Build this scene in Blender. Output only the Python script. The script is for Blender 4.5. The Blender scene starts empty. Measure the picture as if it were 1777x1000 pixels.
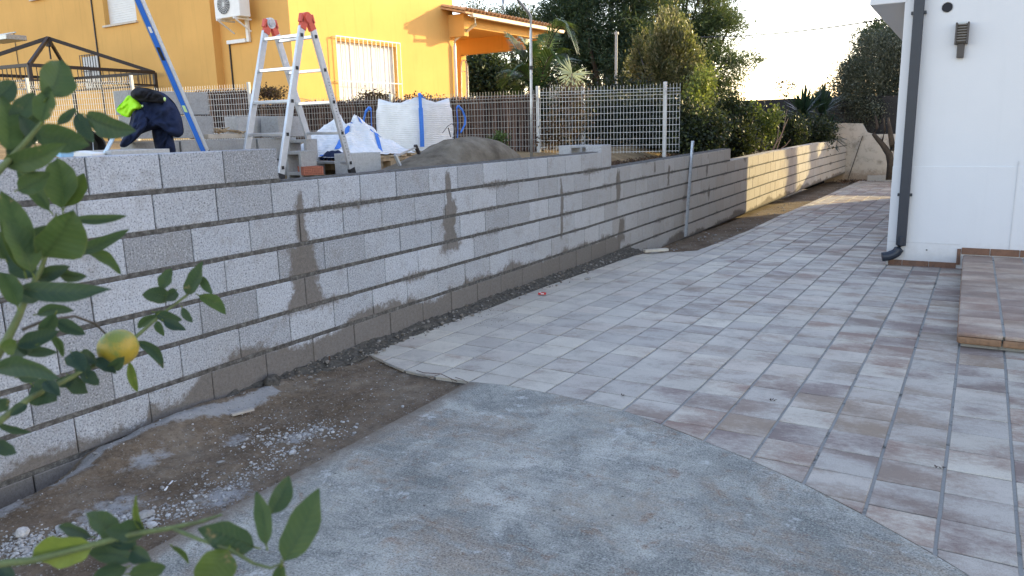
import bpy, math, random
import numpy as np
from mathutils import Vector, Matrix, noise
R = math.radians
random.seed(7); rng = np.random.default_rng(7)
scene = bpy.context.scene
COL = scene.collection

# ------------------------------------------------------------------ camera
CAM = Vector((3.705, 0.0, 1.54))
FW = Vector((-0.496967, 0.844201, -0.200868)); RT = Vector((0.864064, 0.502774, -0.02474)); UP = Vector((-0.080106, 0.185858, 0.979306))
FPX = 1341.8
cd = bpy.data.cameras.new('camera'); cam = bpy.data.objects.new('camera', cd); COL.objects.link(cam)
m = Matrix((RT, UP, -FW)).transposed().to_4x4(); m.translation = CAM
cam.matrix_world = m
cd.sensor_width = 36; cd.lens = FPX * 36 / 1777; cd.clip_start = 0.05; cd.clip_end = 2000
cd.dof.use_dof = True; cd.dof.focus_distance = 6.5; cd.dof.aperture_fstop = 8.0
scene.camera = cam

# ------------------------------------------------------------------ light
SUN_EL = 15.0
SUN_AZ = Vector((0.49, 0.87, 0)).normalized()
world = bpy.data.worlds.new("World"); scene.world = world; world.use_nodes = True
wn = world.node_tree.nodes; wl = world.node_tree.links
bg = wn['Background']; sky = wn.new('ShaderNodeTexSky'); sky.sky_type = 'NISHITA'; sky.sun_disc = False
sky.sun_elevation = R(SUN_EL); sky.sun_rotation = math.atan2(SUN_AZ.x, SUN_AZ.y)
sky.air_density = 1.0; sky.dust_density = 0.5; sky.ozone_density = 1.0
wbal = wn.new('ShaderNodeMix'); wbal.data_type = 'RGBA'; wbal.blend_type = 'MULTIPLY'; wbal.inputs[0].default_value = 1; wbal.inputs[7].default_value = (1.09, .915, .885, 1)
wl.new(sky.outputs[0], wbal.inputs[6]); wl.new(wbal.outputs[2], bg.inputs[0]); bg.inputs[1].default_value = 0.15
sd = bpy.data.lights.new('sun', 'SUN'); so = bpy.data.objects.new('sun', sd); COL.objects.link(so)
sd.energy = 2.1; sd.angle = R(0.5); sd.color = (1.0, 0.80, 0.38)
ldir = -(SUN_AZ * math.cos(R(SUN_EL)) + Vector((0, 0, math.sin(R(SUN_EL)))))
so.rotation_euler = ldir.to_track_quat('-Z', 'Y').to_euler()
scene.view_settings.view_transform = 'Standard'; scene.view_settings.look = 'None'
scene.view_settings.exposure = 2.15; scene.view_settings.gamma = 1.0
scene.render.engine = 'CYCLES'

# ------------------------------------------------------------------ placing helpers (a pixel of the photo gives a direction, the rest is the real distance)
def ray(x, y): return (FW * FPX + RT * (x - 888.5) - UP * (y - 500)).normalized()
def at_d(x, y, t): d = ray(x, y); return CAM + d * (t / d.dot(FW))
def at_x(x, y, X): d = ray(x, y); return CAM + d * ((X - CAM.x) / d.x)
def at_y(x, y, Y): d = ray(x, y); return CAM + d * (Y / d.y)
def at_z(x, y, z): d = ray(x, y); return CAM + d * ((z - CAM.z) / d.z)
def at_plane(x, y, P, N): d = ray(x, y); return CAM + d * ((P - CAM).dot(N) / d.dot(N))
def interp(x, tab): return float(np.interp(x, [a for a, _ in tab], [b for _, b in tab]))
def fbm(x, y, z=0.0, o=3):
    s = 0; a = 1; t = 0
    for i in range(o):
        s += a * noise.noise((x, y, z + 7.3 * i)); t += a; a *= .5; x *= 2.1; y *= 2.1; z *= 2.1
    return s / t

# ------------------------------------------------------------------ object helpers
class MB:
    def __init__(s): s.v = []; s.f = []; s.t = []
    def add(s, vs, fs, tint=None):
        n = len(s.v); s.v += [tuple(p) for p in vs]; s.f += [tuple(i + n for i in f) for f in fs]
        s.t += [(tint if tint is not None else 0.5)] * len(fs)
    def box(s, c, size, rot=None, tint=None):
        c = Vector(c); hx, hy, hz = size[0] / 2, size[1] / 2, size[2] / 2
        vs = [Vector((x, y, z)) for x in (-hx, hx) for y in (-hy, hy) for z in (-hz, hz)]
        if rot is not None: vs = [rot @ v for v in vs]
        s.add([c + v for v in vs], [(0, 1, 3, 2), (4, 6, 7, 5), (0, 4, 5, 1), (2, 3, 7, 6), (0, 2, 6, 4), (1, 5, 7, 3)], tint)
    def bar(s, a, b, w, h, up=(0, 0, 1), tint=None):
        a = Vector(a); b = Vector(b); d = (b - a); L = d.length; d.normalize()
        x = d.cross(Vector(up)); x = x.normalized() if x.length > 1e-4 else Vector((1, 0, 0)); z = x.cross(d)
        M = Matrix((x, d, z)).transposed()
        s.box((a + b) / 2, (w, L, h), M, tint)
    def tube(s, pts, r, n=8, tint=None, caps=True):
        pts = [Vector(p) for p in pts]; rs = r if isinstance(r, (list, tuple)) else [r] * len(pts)
        vs = []; ref = Vector((0, 0, 1))
        for i, p in enumerate(pts):
            d = (pts[min(i + 1, len(pts) - 1)] - pts[max(i - 1, 0)]).normalized()
            x = d.cross(ref)
            if x.length < .15: x = d.cross(Vector((0.9, .3, 0)))
            x.normalize(); y = d.cross(x)
            for k in range(n):
                a = 2 * math.pi * k / n; vs.append(p + x * math.cos(a) * rs[i] + y * math.sin(a) * rs[i])
        fs = [(i * n + k, i * n + (k + 1) % n, (i + 1) * n + (k + 1) % n, (i + 1) * n + k) for i in range(len(pts) - 1) for k in range(n)]
        if caps: fs += [tuple(range(n - 1, -1, -1)), tuple((len(pts) - 1) * n + k for k in range(n))]
        s.add(vs, fs, tint)
    def prism(s, poly, d, tint=None):          # poly: 3D points in a plane, d: extrusion vector
        n = len(poly); d = Vector(d); p = [Vector(q) for q in poly]
        s.add(p + [q + d for q in p], [tuple(range(n - 1, -1, -1)), tuple(range(n, 2 * n))] + [(i, (i + 1) % n, n + (i + 1) % n, n + i) for i in range(n)], tint)
    def arr(s, V, F, T=None):
        n = len(s.v); s.v += V.tolist(); s.f += (F + n).tolist(); s.t += (T.tolist() if T is not None else [0.5] * len(F))

def props(o, label=None, cat=None, group=None, kind=None):
    if label: o['label'] = label
    if cat: o['category'] = cat
    if group: o['group'] = group
    if kind: o['kind'] = kind
    return o
ROOTS = {}
def thing(name, label, cat, loc=(0, 0, 0), rotz=0.0, group=None):
    o = bpy.data.objects.new(name, None); COL.objects.link(o)
    o.location = loc; o.rotation_euler = (0, 0, rotz); o.empty_display_size = .1
    props(o, label, cat, group)
    ROOTS[o] = Matrix.Translation(Vector(loc)) @ Matrix.Rotation(rotz, 4, 'Z')
    return o
def build(name, mb, mat, parent=None, smooth=False, bevel=0.0, origin=None, local=False, attrs=None, tint=True):
    """one mesh object; vertices are given in world metres (or in the parent's frame with local=True)"""
    me = bpy.data.meshes.new(name)
    V = np.array(mb.v, dtype=np.float64).reshape(-1, 3)
    if parent is not None and not local:
        M = ROOTS[parent] if parent in ROOTS else ROOTS[parent.parent]
        A = np.array(M.inverted()); V = V @ A[:3, :3].T + A[:3, 3]
    if origin is not None: V = V - np.array(origin)
    me.from_pydata(V.tolist(), [], mb.f); me.update()
    if tint:
        a = me.attributes.new('tint', 'FLOAT', 'FACE'); a.data.foreach_set('value', np.array(mb.t, dtype=np.float32))
    if attrs:
        for k, arr in attrs.items():
            a = me.attributes.new(k, 'FLOAT', 'POINT'); a.data.foreach_set('value', np.array(arr, dtype=np.float32))
    if smooth: me.polygons.foreach_set('use_smooth', [True] * len(me.polygons))
    me.materials.append(mat)
    o = bpy.data.objects.new(name, me); COL.objects.link(o)
    if parent is not None: o.parent = parent
    if origin is not None: o.location = origin
    if bevel:
        b = o.modifiers.new('bevel', 'BEVEL'); b.width = bevel; b.segments = 2; b.limit_method = 'ANGLE'
    return o
def struct(name, mb, mat, **k):
    o = build(name, mb, mat, **k); o['kind'] = 'structure'; return o
def single(name, mb, mat, label, cat, group=None, kind=None, **k):
    o = build(name, mb, mat, **k); props(o, label, cat, group, kind); return o
def dup(root, loc, rotz=0.0, label=None, group=None):
    r = root.copy(); COL.objects.link(r); r.location = loc; r.rotation_euler = (0, 0, rotz)
    if label: r['label'] = label
    if group: r['group'] = group
    for ch in list(root.children):
        c = ch.copy(); COL.objects.link(c); c.parent = r
        for g in list(ch.children):
            d = g.copy(); COL.objects.link(d); d.parent = c
    return r

# ------------------------------------------------------------------ material helpers
class NT:
    def __init__(s, name):
        s.m = bpy.data.materials.new(name); s.m.use_nodes = True; s.n = s.m.node_tree.nodes; s.l = s.m.node_tree.links
        s.p = s.n['Principled BSDF']; s.out = s.n['Material Output']
    def node(s, t, **k):
        n = s.n.new(t)
        for a, b in k.items(): setattr(n, a, b)
        return n
    def coord(s, kind='Object'):
        return s.node('ShaderNodeTexCoord').outputs[kind]
    def pos(s): return s.node('ShaderNodeNewGeometry').outputs['Position']
    def mapping(s, vec, sc=(1, 1, 1), loc=(0, 0, 0), rot=(0, 0, 0)):
        n = s.node('ShaderNodeMapping'); s.l.new(vec, n.inputs[0]); n.inputs['Scale'].default_value = sc; n.inputs['Location'].default_value = loc; n.inputs['Rotation'].default_value = rot
        return n.outputs[0]
    def noise(s, vec, scale, detail=4, rough=.55, w=None, dist=0.0):
        n = s.node('ShaderNodeTexNoise')
        if w is not None: n.noise_dimensions = '4D'; s.set(n.inputs['W'], w)
        s.l.new(vec, n.inputs['Vector']); n.inputs['Scale'].default_value = scale; n.inputs['Detail'].default_value = detail
        n.inputs['Roughness'].default_value = rough; n.inputs['Distortion'].default_value = dist
        return n.outputs['Fac']
    def voro(s, vec, scale, feature='F1', out='Distance'):
        n = s.node('ShaderNodeTexVoronoi', feature=feature); s.l.new(vec, n.inputs['Vector']); n.inputs['Scale'].default_value = scale
        return n.outputs[out]
    def attr(s, name, out='Fac'): return s.node('ShaderNodeAttribute', attribute_name=name).outputs[out]
    def set(s, inp, v):
        if hasattr(v, 'is_output') or isinstance(v, bpy.types.NodeSocket): s.l.new(v, inp)
        else: inp.default_value = v
    def math(s, op, a, b=0.0, clamp=False):
        n = s.node('ShaderNodeMath', operation=op, use_clamp=clamp); s.set(n.inputs[0], a); s.set(n.inputs[1], b); return n.outputs[0]
    def rng(s, v, a, b, c=0.0, d=1.0):
        n = s.node('ShaderNodeMapRange'); s.set(n.inputs[0], v)
        for i, q in enumerate((a, b, c, d)): n.inputs[i + 1].default_value = q
        return n.outputs[0]
    def mix(s, f, a, b, mode='MIX'):
        n = s.node('ShaderNodeMix', data_type='RGBA', blend_type=mode)
        s.set(n.inputs[0], f)
        for i, c in ((6, a), (7, b)):
            if isinstance(c, (tuple, list)): n.inputs[i].default_value = (*c[:3], 1)
            else: s.l.new(c, n.inputs[i])
        return n.outputs[2]
    def ramp(s, v, stops):
        n = s.node('ShaderNodeValToRGB'); s.l.new(v, n.inputs[0]); e = n.color_ramp.elements
        while len(e) < len(stops): e.new(0.5)
        for i, (p, c) in enumerate(stops): e[i].position = p; e[i].color = (*c[:3], 1)
        return n.outputs[0]
    def bump(s, h, strength=.3, dist=.01):
        n = s.node('ShaderNodeBump'); s.l.new(h, n.inputs['Height']); n.inputs['Strength'].default_value = strength; n.inputs['Distance'].default_value = dist
        s.l.new(n.outputs[0], s.p.inputs['Normal']); return n
    def fin(s, color=None, rough=.8, spec=.3, metal=0.0):
        if color is not None: s.set(s.p.inputs['Base Color'], (*color[:3], 1) if isinstance(color, (tuple, list)) else color)
        s.set(s.p.inputs['Roughness'], rough); s.p.inputs['Specular IOR Level'].default_value = spec; s.p.inputs['Metallic'].default_value = metal
        return s.m

def plain(name, col, rough=.6, var=.12, scale=8.0, metal=0.0, spec=.4, bump=.0, dirt=None):
    t = NT(name); c = t.coord(); n = t.noise(c, scale, 5, .6); n2 = t.noise(c, scale * 7, 3, .6)
    lo = tuple(x * (1 - var) for x in col); hi = tuple(min(1, x * (1 + var)) for x in col)
    k = t.ramp(t.math('ADD', t.math('MULTIPLY', n, .7), t.math('MULTIPLY', n2, .3)), [(.32, lo), (.68, hi)])
    if dirt: k = t.mix(t.rng(t.noise(c, scale * .6, 6, .7), .52, .7, 0, .7), k, dirt)
    if bump: t.bump(n2, bump, .004)
    return t.fin(k, rough, spec, metal)

def mat_block(name='concrete_block_material', warm=False):
    t = NT(name); c = t.pos()
    tint = t.attr('tint'); damp = t.attr('damp'); 
    sp = t.noise(c, 105, 3, .8); sp2 = t.noise(c, 38, 4, .75); big = t.noise(c, 2.2, 4, .6)
    base = t.ramp(tint, [(0, (.28, .29, .305)), (.35, (.365, .38, .405)), (.7, (.44, .46, .49)), (1, (.53, .55, .585))])
    base = t.mix(t.rng(big, .35, .7, 0, .35), base, (.33, .315, .29))
    pores = t.rng(sp, .36, .46, 1, 0); pale = t.rng(sp, .55, .64, 0, 1)
    base = t.mix(t.math('MULTIPLY', pores, .82), base, (.06, .06, .065))
    base = t.mix(t.math('MULTIPLY', pale, .6), base, (.70, .70, .69))
    base = t.mix(t.rng(sp2, .38, .62, .22, 0), base, (.2, .19, .18))
    base = t.mix(t.rng(t.noise(c, .01, 0, .5, w=t.math('MULTIPLY', tint, 57.0)), .5, .62, 0, .4), base, (.36, .32, .275))
    base = t.mix(t.rng(t.noise(c, 6.5, 6, .75), .52, .66, 0, .45), base, (.24, .225, .205))
    y = t.node('ShaderNodeSeparateXYZ'); t.l.new(c, y.inputs[0])
    base = t.mix(t.rng(y.outputs[1], 4.5, 13, 0, .75), base, (.40, .345, .28))
    edge = t.math('ADD', damp, t.rng(t.noise(c, 26, 4, .65), .3, .7, -.16, .16))
    f = t.rng(edge, .37, .63, 0, 1)
    dcol = t.mix(t.rng(t.noise(c, 45, 3), .35, .65, 0, .6), (.125, .104, .084), (.185, .158, .13))
    base = t.mix(t.math('MULTIPLY', f, .86), base, dcol)
    t.bump(t.math('ADD', sp, t.math('MULTIPLY', sp2, .6)), .35, .004)
    return t.fin(base, .92, .15)
def mat_mortar():
    t = NT('mortar_material'); c = t.pos(); n = t.noise(c, 30, 6, .7)
    k = t.ramp(n, [(.3, (.055, .051, .046)), (.5, (.105, .098, .088)), (.72, (.23, .22, .2))])
    t.bump(t.noise(c, 90, 5, .7), .6, .006); return t.fin(k, .95, .1)
def mat_tile(name='paving_tile_material', warm=0.0):
    t = NT(name); c = t.pos(); w = t.math('MULTIPLY', t.attr('tint'), 91.0)
    v = t.mapping(c, (2.0, 3.4, 1), rot=(0, 0, R(.8)))
    cl = t.noise(v, 1.25, 2, .45, w=w, dist=.25); fine = t.noise(t.mapping(c, (12, 20, 8)), 2.2, 6, .78, w=w)
    hue = t.noise(c, 0.01, 0, .5, w=t.math('MULTIPLY', w, 3.1)); sp = t.noise(c, 220, 2, .7)
    dark = t.ramp(hue, [(.36, (.28, .195, .155)), (.47, (.24, .185, .165)), (.55, (.305, .235, .165)), (.64, (.235, .18, .165))])
    light = t.ramp(hue, [(.38, (.52, .48, .405)), (.5, (.485, .45, .395)), (.62, (.535, .465, .39))])
    if warm: dark = t.mix(warm, dark, (.32, .21, .16)); light = t.mix(warm, light, (.54, .41, .31))
    hz = t.noise(c, .9, 3, .5)
    y = t.node('ShaderNodeSeparateXYZ'); t.l.new(c, y.inputs[0])
    # cement haze left on the tiles beside the new wall
    near = t.rng(y.outputs[0], .4, 3.6, .24, -.02)
    far = t.rng(y.outputs[1], 8, 16, 0, -.16)
    f = t.math('ADD', t.math('ADD', cl, near), t.math('ADD', far, t.rng(hz, .3, .7, -.1, .1)))
    f = t.math('ADD', f, t.rng(fine, .3, .7, -.13, .13))
    k = t.mix(t.rng(f, .36, .60 if not warm else .72, 0, 1), dark, light)
    k = t.mix(t.rng(f, .62, .85, 0, .55 if not warm else .1), k, (.62, .585, .50))
    k = t.mix(t.rng(sp, .35, .5, .3, 0), k, (.1, .09, .085)); k = t.mix(t.rng(t.noise(c, 5, 7, .75), .5, .66, 0, .35), k, (.17, .145, .125))
    br = t.ramp(t.noise(c, .01, 0, .5, w=t.math('MULTIPLY', w, 7.7)), [(.3, (.84, .82, .81)), (.7, (1.08, 1.05, 1.01))]); k = t.mix(1.0, k, br, 'MULTIPLY')
    # splashes of fresh grout
    g = t.noise(c, 3.1, 6, .7); k = t.mix(t.rng(g, .66, .72, 0, .5), k, (.13, .115, .09))
    t.bump(t.math('ADD', t.math('MULTIPLY', sp, .4), fine), .25, .003)
    return t.fin(k, t.rng(fine, .3, .7, .55, .8), .3)
def mat_grout():
    t = NT('grout_material'); c = t.pos(); n = t.noise(c, 7, 5, .7); n2 = t.noise(c, 120, 3, .7)
    k = t.mix(n2, (.22, .215, .195), (.37, .36, .33)); k = t.mix(t.rng(n, .57, .66, 0, .85), k, (.075, .07, .06))
    t.bump(n2, .4, .003); return t.fin(k, .9, .15)
def mat_slab():
    t = NT('concrete_slab_material'); c = t.pos()
    wv = t.node_mixvec(c, 1.7)
    n = t.noise(wv, 1.5, 8, .7, dist=.3); st = t.noise(t.mapping(c, (2.4, 34, 1), rot=(0, 0, R(-22))), 1.8, 6, .78, dist=.6)
    sp = t.noise(c, 120, 4, .82); mid = t.noise(c, 17, 7, .75)
    k = t.ramp(t.math('ADD', t.math('MULTIPLY', n, .7), t.math('MULTIPLY', st, .3)), [(.38, (.24, .235, .2)), (.45, (.355, .348, .295)), (.54, (.49, .475, .405)), (.63, (.63, .61, .525))])
    def patch(loc, sc, lo, hi, col, a, br=.5):
        m = t.noise(t.mapping(wv, (1, 1, 1), loc), sc, 8, .75, dist=.5); g_ = t.rng(t.math('ADD', m, t.rng(mid, .3, .7, -.07, .07)), lo, hi, 0, a)
        return t.math('MULTIPLY', g_, t.rng(sp, .35, .6, 1, br))
    k = t.mix(patch((3.3, 1.2, 0), 1.5, .46, .57, None, .85, .35), k, (.115, .125, .115))
    k = t.mix(patch((6.3, 5.2, 0), 4.0, .50, .58, None, .75, .3), k, (.12, .13, .12))
    k = t.mix(patch((9.1, 4.7, 0), 2.3, .50, .62, None, .7, .6), k, (.30, .215, .14))
    k = t.mix(patch((1.1, 14.7, 0), 7.5, .57, .66, None, .8, .6), k, (.24, .14, .08))
    k = t.mix(t.rng(st, .53, .62, 0, .55), k, (.2, .2, .185)); k = t.mix(t.rng(st, .36, .46, .4, 0), k, (.62, .61, .56))
    k = t.mix(t.rng(mid, .36, .55, .4, 0), k, (.16, .16, .15))
    k = t.mix(t.rng(sp, .38, .48, .72, 0), k, (.075, .075, .075)); k = t.mix(t.rng(sp, .56, .66, 0, .5), k, (.62, .61, .58))
    xx = t.node('ShaderNodeSeparateXYZ'); t.l.new(c, xx.inputs[0])
    eg = t.math('ADD', xx.outputs[0], t.rng(mid, .3, .7, -.05, .05)); k = t.mix(t.rng(eg, 1.13, 1.24, .85, 0), k, (.17, .135, .1))
    k = t.mix(t.rng(t.math('ADD', t.noise(t.mapping(c, (1, 1, 1), (5.5, 2.2, 0)), .9, 5, .7), t.rng(mid, .3, .7, -.05, .05)), .54, .68, 0, .4), k, (.33, .265, .19))
    k = t.mix(t.rng(t.noise(t.mapping(c, (1, 1, 1), (2.5, 8.2, 0)), 6, 8, .8), .58, .64, 0, .5), k, (.66, .65, .61))
    pit = t.voro(c, 7, 'F1'); k = t.mix(t.rng(pit, .03, .055, .8, 0), k, (.05, .045, .04))
    t.bump(t.math('ADD', sp, t.math('ADD', mid, st)), .5, .006)
    return t.fin(k, t.rng(n, .3, .7, .7, .92), .22)
def _mv(s, c, sc):
    n = s.node('ShaderNodeTexNoise'); s.l.new(c, n.inputs['Vector']); n.inputs['Scale'].default_value = sc; n.inputs['Detail'].default_value = 5
    a = s.node('ShaderNodeVectorMath', operation='SCALE'); s.l.new(n.outputs['Color'], a.inputs[0]); a.inputs['Scale'].default_value = .35
    b = s.node('ShaderNodeVectorMath', operation='ADD'); s.l.new(c, b.inputs[0]); s.l.new(a.outputs[0], b.inputs[1]); return b.outputs[0]
NT.node_mixvec = _mv
def mat_soil(name='soil_material', pale=True):
    t = NT(name); c = t.pos(); n = t.noise(c, 2.4, 7, .68); s2 = t.noise(c, 70, 4, .75); s3 = t.noise(c, 16, 5, .7)
    k = t.ramp(n, [(.32, (.13, .09, .055)), (.5, (.20, .148, .10)), (.68, (.28, .23, .17))])
    k = t.mix(t.rng(s3, .35, .65, .5, 0), k, (.07, .055, .042))
    if pale:
        pl = t.math('ADD', t.attr('pale'), t.rng(t.noise(c, 14, 5, .7), .3, .7, -.25, .25))
        k = t.mix(t.rng(pl, .38, .62, 0, .9), k, t.mix(s3, (.24, .235, .225), (.42, .415, .4)))
    k = t.mix(t.rng(s2, .56, .68, 0, .6), k, (.32, .29, .25)); k = t.mix(t.rng(s2, .32, .44, .5, 0), k, (.04, .032, .025))
    t.bump(t.math('ADD', s2, t.math('MULTIPLY', s3, 1.5)), .7, .01); return t.fin(k, .97, .1)
def mat_leaf(name, stops, trans=.3, rough=.5, spots=False):
    t = NT(name); c = t.attr('tint'); n = t.noise(t.coord(), 30, 3)
    k = t.ramp(c, stops)
    if spots:
        k = t.mix(t.rng(t.noise(t.coord(), 55, 4, .7), .3, .7, 0, .35), k, (.02, .05, .02))
        k = t.mix(t.rng(t.noise(t.coord(), 24, 5, .7), .64, .70, 0, .8), k, (.3, .2, .1))
        vn = t.math('SINE', t.math('MULTIPLY', t.attr('along'), 62.0)); vf = t.rng(vn, .8, 1.0, 0, .13)
        k = t.mix(vf, k, (.16, .22, .07)); k = t.mix(t.rng(t.attr('across'), .93, 1.0, 0, .35), k, (.2, .2, .05))
        t.bump(t.math('ADD', vn, t.noise(t.coord(), 90, 3)), .2, .0007)
    t.fin(k, rough, .35)
    tr = t.node('ShaderNodeBsdfTranslucent'); t.l.new(t.mix(.25, k, (.35, .45, .05)), tr.inputs[0])
    mx = t.node('ShaderNodeMixShader'); mx.inputs[0].default_value = trans
    t.l.new(t.p.outputs[0], mx.inputs[1]); t.l.new(tr.outputs[0], mx.inputs[2]); t.l.new(mx.outputs[0], t.out.inputs[0])
    return t.m

M_BLOCK = mat_block(); M_MORTAR = mat_mortar(); M_TILE = mat_tile(); M_STEP = mat_tile('step_tile_material', .5); M_GROUT = mat_grout(); M_SLAB = mat_slab(); M_SOIL = mat_soil(); M_SOIL2 = mat_soil('terrace_soil_material', False)

def mat_render(name, col, var=.06, streak=.0, bump=.15):
    t = NT(name); c = t.pos(); n = t.noise(c, .7, 5, .6); f = t.noise(c, 60, 3, .6)
    k = t.ramp(n, [(.3, tuple(x * (1 - var) for x in col)), (.7, tuple(x * (1 + var * .5) for x in col))])
    st = t.noise(t.mapping(c, (5, 5, .35)), 1.5, 5, .65)
    k = t.mix(t.rng(st, .55, .75, 0, streak), k, tuple(x * .62 for x in col))
    if name.startswith('white'):
        z = t.node('ShaderNodeSeparateXYZ'); t.l.new(c, z.inputs[0])
        k = t.mix(t.rng(t.math('ADD', z.outputs[2], t.math('MULTIPLY', t.noise(c, 14, 6, .75), .35)), .17, .42, .45, 0), k, (.42, .38, .33))
        f = t.math('ADD', f, t.noise(c, 9, 4, .6))
    t.bump(f, bump, .003); return t.fin(k, .9, .2)
M_WHITE = mat_render('white_wall_material', (.66, .655, .65), .04, .08, .35)
M_YELLOW = mat_render('ochre_wall_material', (.74, .42, .13), .09, .3)
M_OLDWHITE = NT('weathered_whitewash_material')
def _ow():
    t = M_OLDWHITE; c = t.pos(); n = t.noise(c, 4, 6, .7); n2 = t.noise(c, 12, 5, .7)
    k = t.mix(t.rng(n, .5, .68, 0, .75), (.50, .47, .42), (.22, .2, .17))
    z = t.node('ShaderNodeSeparateXYZ'); t.l.new(c, z.inputs[0])
    k = t.mix(t.rng(t.math('ADD', z.outputs[2], t.math('MULTIPLY', n2, .5)), .1, .35, .7, 0), k, (.2, .15, .11))
    k = t.mix(t.rng(n2, .66, .7, 0, .8), k, (.12, .1, .08)); t.bump(n2, .4, .01); return t.fin(k, .95, .1)
M_OLDWHITE = _ow()
M_ALU = plain('aluminium_material', (.68, .69, .7), .33, .08, 12, .85, .5)
M_ALUD = plain('brushed_aluminium_material', (.6, .61, .62), .42, .1, 20, .6, .5)
M_GALV = plain('galvanised_steel_material', (.46, .47, .47), .45, .25, 30, .75, .5, dirt=(.3, .27, .22))
M_REDPL = plain('red_plastic_material', (.62, .10, .06), .4, .1)
M_BLACK = plain('black_plastic_material', (.02, .02, .022), .5, .2)
M_BLUE = plain('blue_paint_material', (.03, .16, .62), .3, .08, 20)
M_BLUEW = plain('blue_webbing_material', (.06, .2, .62), .8, .12, 60)
M_WHITEM = plain('white_enamel_material', (.76, .76, .74), .4, .06, 14, dirt=(.55, .5, .44))
M_PVCW = plain('white_plastic_material', (.78, .77, .74), .45, .05)
M_SHUT = plain('shutter_slat_material', (.74, .73, .71), .5, .04)
M_ANTH = plain('anthracite_metal_material', (.022, .028, .04), .4, .12, 12, 0, .4)
M_DARKW = plain('dark_steel_material', (.035, .026, .024), .5, .25, 25)
M_WOOD = plain('pine_board_material', (.46, .33, .19), .8, .25, 20, bump=.3, dirt=(.22, .16, .1))
M_TERRA = plain('roof_tile_material', (.52, .34, .2), .85, .3, 9, dirt=(.3, .2, .13))
M_BRICKR = plain('red_clay_material', (.42, .15, .09), .85, .2, 30)
M_BRICKW = plain('old_brick_material', (.2, .07, .05), .9, .35, 14, bump=.5)
M_SCREEN = plain('dark_screen_material', (.024, .024, .026), .9, .35, 10)
M_SAND = None
M_HAZEGREY = None

# ------------------------------------------------------------------ SETTING: ground
def g(Y): return -0.011 * max(0.0, Y - 6)
mb = MB(); S = 500
mb.add([(-S, -S, -.9), (S, -S, -.9), (S, S, -.9), (-S, S, -.9)], [(0, 1, 2, 3)])
struct('ground', mb, M_SOIL2)

XL = [(3.0, -.1), (3.95, .10), (4.06, .06), (5.63, .16), (6.74, .15), (8.9, .22), (9.33, .30), (9.36, .42), (9.47, .8), (9.74, .8), (10.3, .83), (11.9, .88), (14.2, .86), (16.8, .9), (25.2, .95)]
YB = [(0, 4.12), (.1, 4.05), (.3, 3.98), (.45, 3.9), (.6, 3.86), (.75, 3.83), (.95, 3.84), (1.12, 3.85), (1.33, 3.89), (1.8, 3.87), (2.22, 3.79), (2.61, 3.62), (2.93, 3.47), (3.2, 3.32), (3.45, 3.15), (3.71, 2.95), (3.85, 2.83), (4.3, 2.42), (5, 1.6), (5.6, .7), (6, 0), (6.5, -1.5), (12, -9)]
def dsoil_z(X, Y):
    z = g(Y) - .03 + .03 * fbm(X * 2.2, Y * 2.2, 0, 4) + .018 * fbm(X * 11, Y * 11, 3, 3)
    if Y < 4.2:
        z += .02 * max(0, 1 - X / .9)
        z += .075 * math.exp(-((Y - 2.35) / .5) ** 2) * math.exp(-((X - .16) / .16) ** 2)     # concrete spill mound
        z += .05 * math.exp(-((Y - 2.95) / .45) ** 2) * math.exp(-((X - .08) / .12) ** 2)
        if Y < 2.05: z -= .13 * math.exp(-(X / .13) ** 2) * min(1, (2.05 - Y) * 4)                # open trench beside the wall
        z -= .012 * max(0, (X - .9) / .2) if X > .9 else 0
    elif Y < 9: z += .0
    else: z += -.05 - .03 * max(0, min(1, (Y - 9.3))) + .02 * fbm(X * 5, Y * 5, 9, 3)
    return z
mb = MB(); pale = []
xs = np.arange(-.06, 1.18, .022); ys = np.concatenate([np.arange(-2.0, 4.3, .022), np.arange(4.3, 26, .09)])
for Y in ys:
    for X in xs:
        XX = X if Y < 4.3 else X
        mb.v.append((XX, Y, dsoil_z(X, Y)))
        p = .0
        p = max(p, .8 * math.exp(-((X - .13 - .05 * math.sin(Y * 5)) / .07) ** 2) * (1 if 1.75 < Y < 3.15 else 0))
        for (cx, cy, rr) in ((.62, 1.75, .2), (.95, 2.1, .16), (.5, 2.55, .12), (.35, 2.15, .13), (.75, 2.75, .14), (.2, 1.5, .2)):
            p = max(p, .5 * math.exp(-((X - cx) ** 2 * 3 + (Y - cy) ** 2) / rr ** 2))
        pale.append(p + (.18 if Y < 3.2 else 0) * (1 - abs(Y - 2) / 3))
nx = len(xs); mb.f = [(j * nx + i, j * nx + i + 1, (j + 1) * nx + i + 1, (j + 1) * nx + i) for j in range(len(ys) - 1) for i in range(nx - 1)]
mb.t = [.5] * len(mb.f)
struct('dirt_ground', mb, M_SOIL, smooth=True, attrs={'pale': pale})
mb = MB(); mb.add([(-.1, -14, -.06), (14, -14, -.06), (14, 6, -.06), (14, 40, -.42), (-.1, 40, -.42), (-.1, 6, -.06)], [(0, 1, 2, 3, 4, 5)])
mb.v = [(a, b, c - .05) for a, b, c in mb.v]
struct('yard_ground', mb, M_SOIL2)

# concrete slab (irregular left edge, curved edge against the tiles)
mb = MB(); nsx, nsy = 60, 60
cx = [1.12 + .006 * math.sin(k * 1.3) for k in range(200)]
top = []
edge = [(1.12 + .012 * fbm(0, y * 7, 2), y) for y in np.arange(-6, 3.84, .05)]
arc = [(x, interp(x, YB) - .011) for x in np.arange(1.13, 9, .04)]
arc = [(x, y) for x, y in arc if y > -6]
poly = edge + arc + [(9.5, -6)]
P2 = [(x, y, 0.0) for x, y in poly]
mb.prism([(x, y, -.09) for x, y, _ in P2], (0, 0, .09 + .001))
slab = struct('concrete_slab', mb, M_SLAB)

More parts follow.
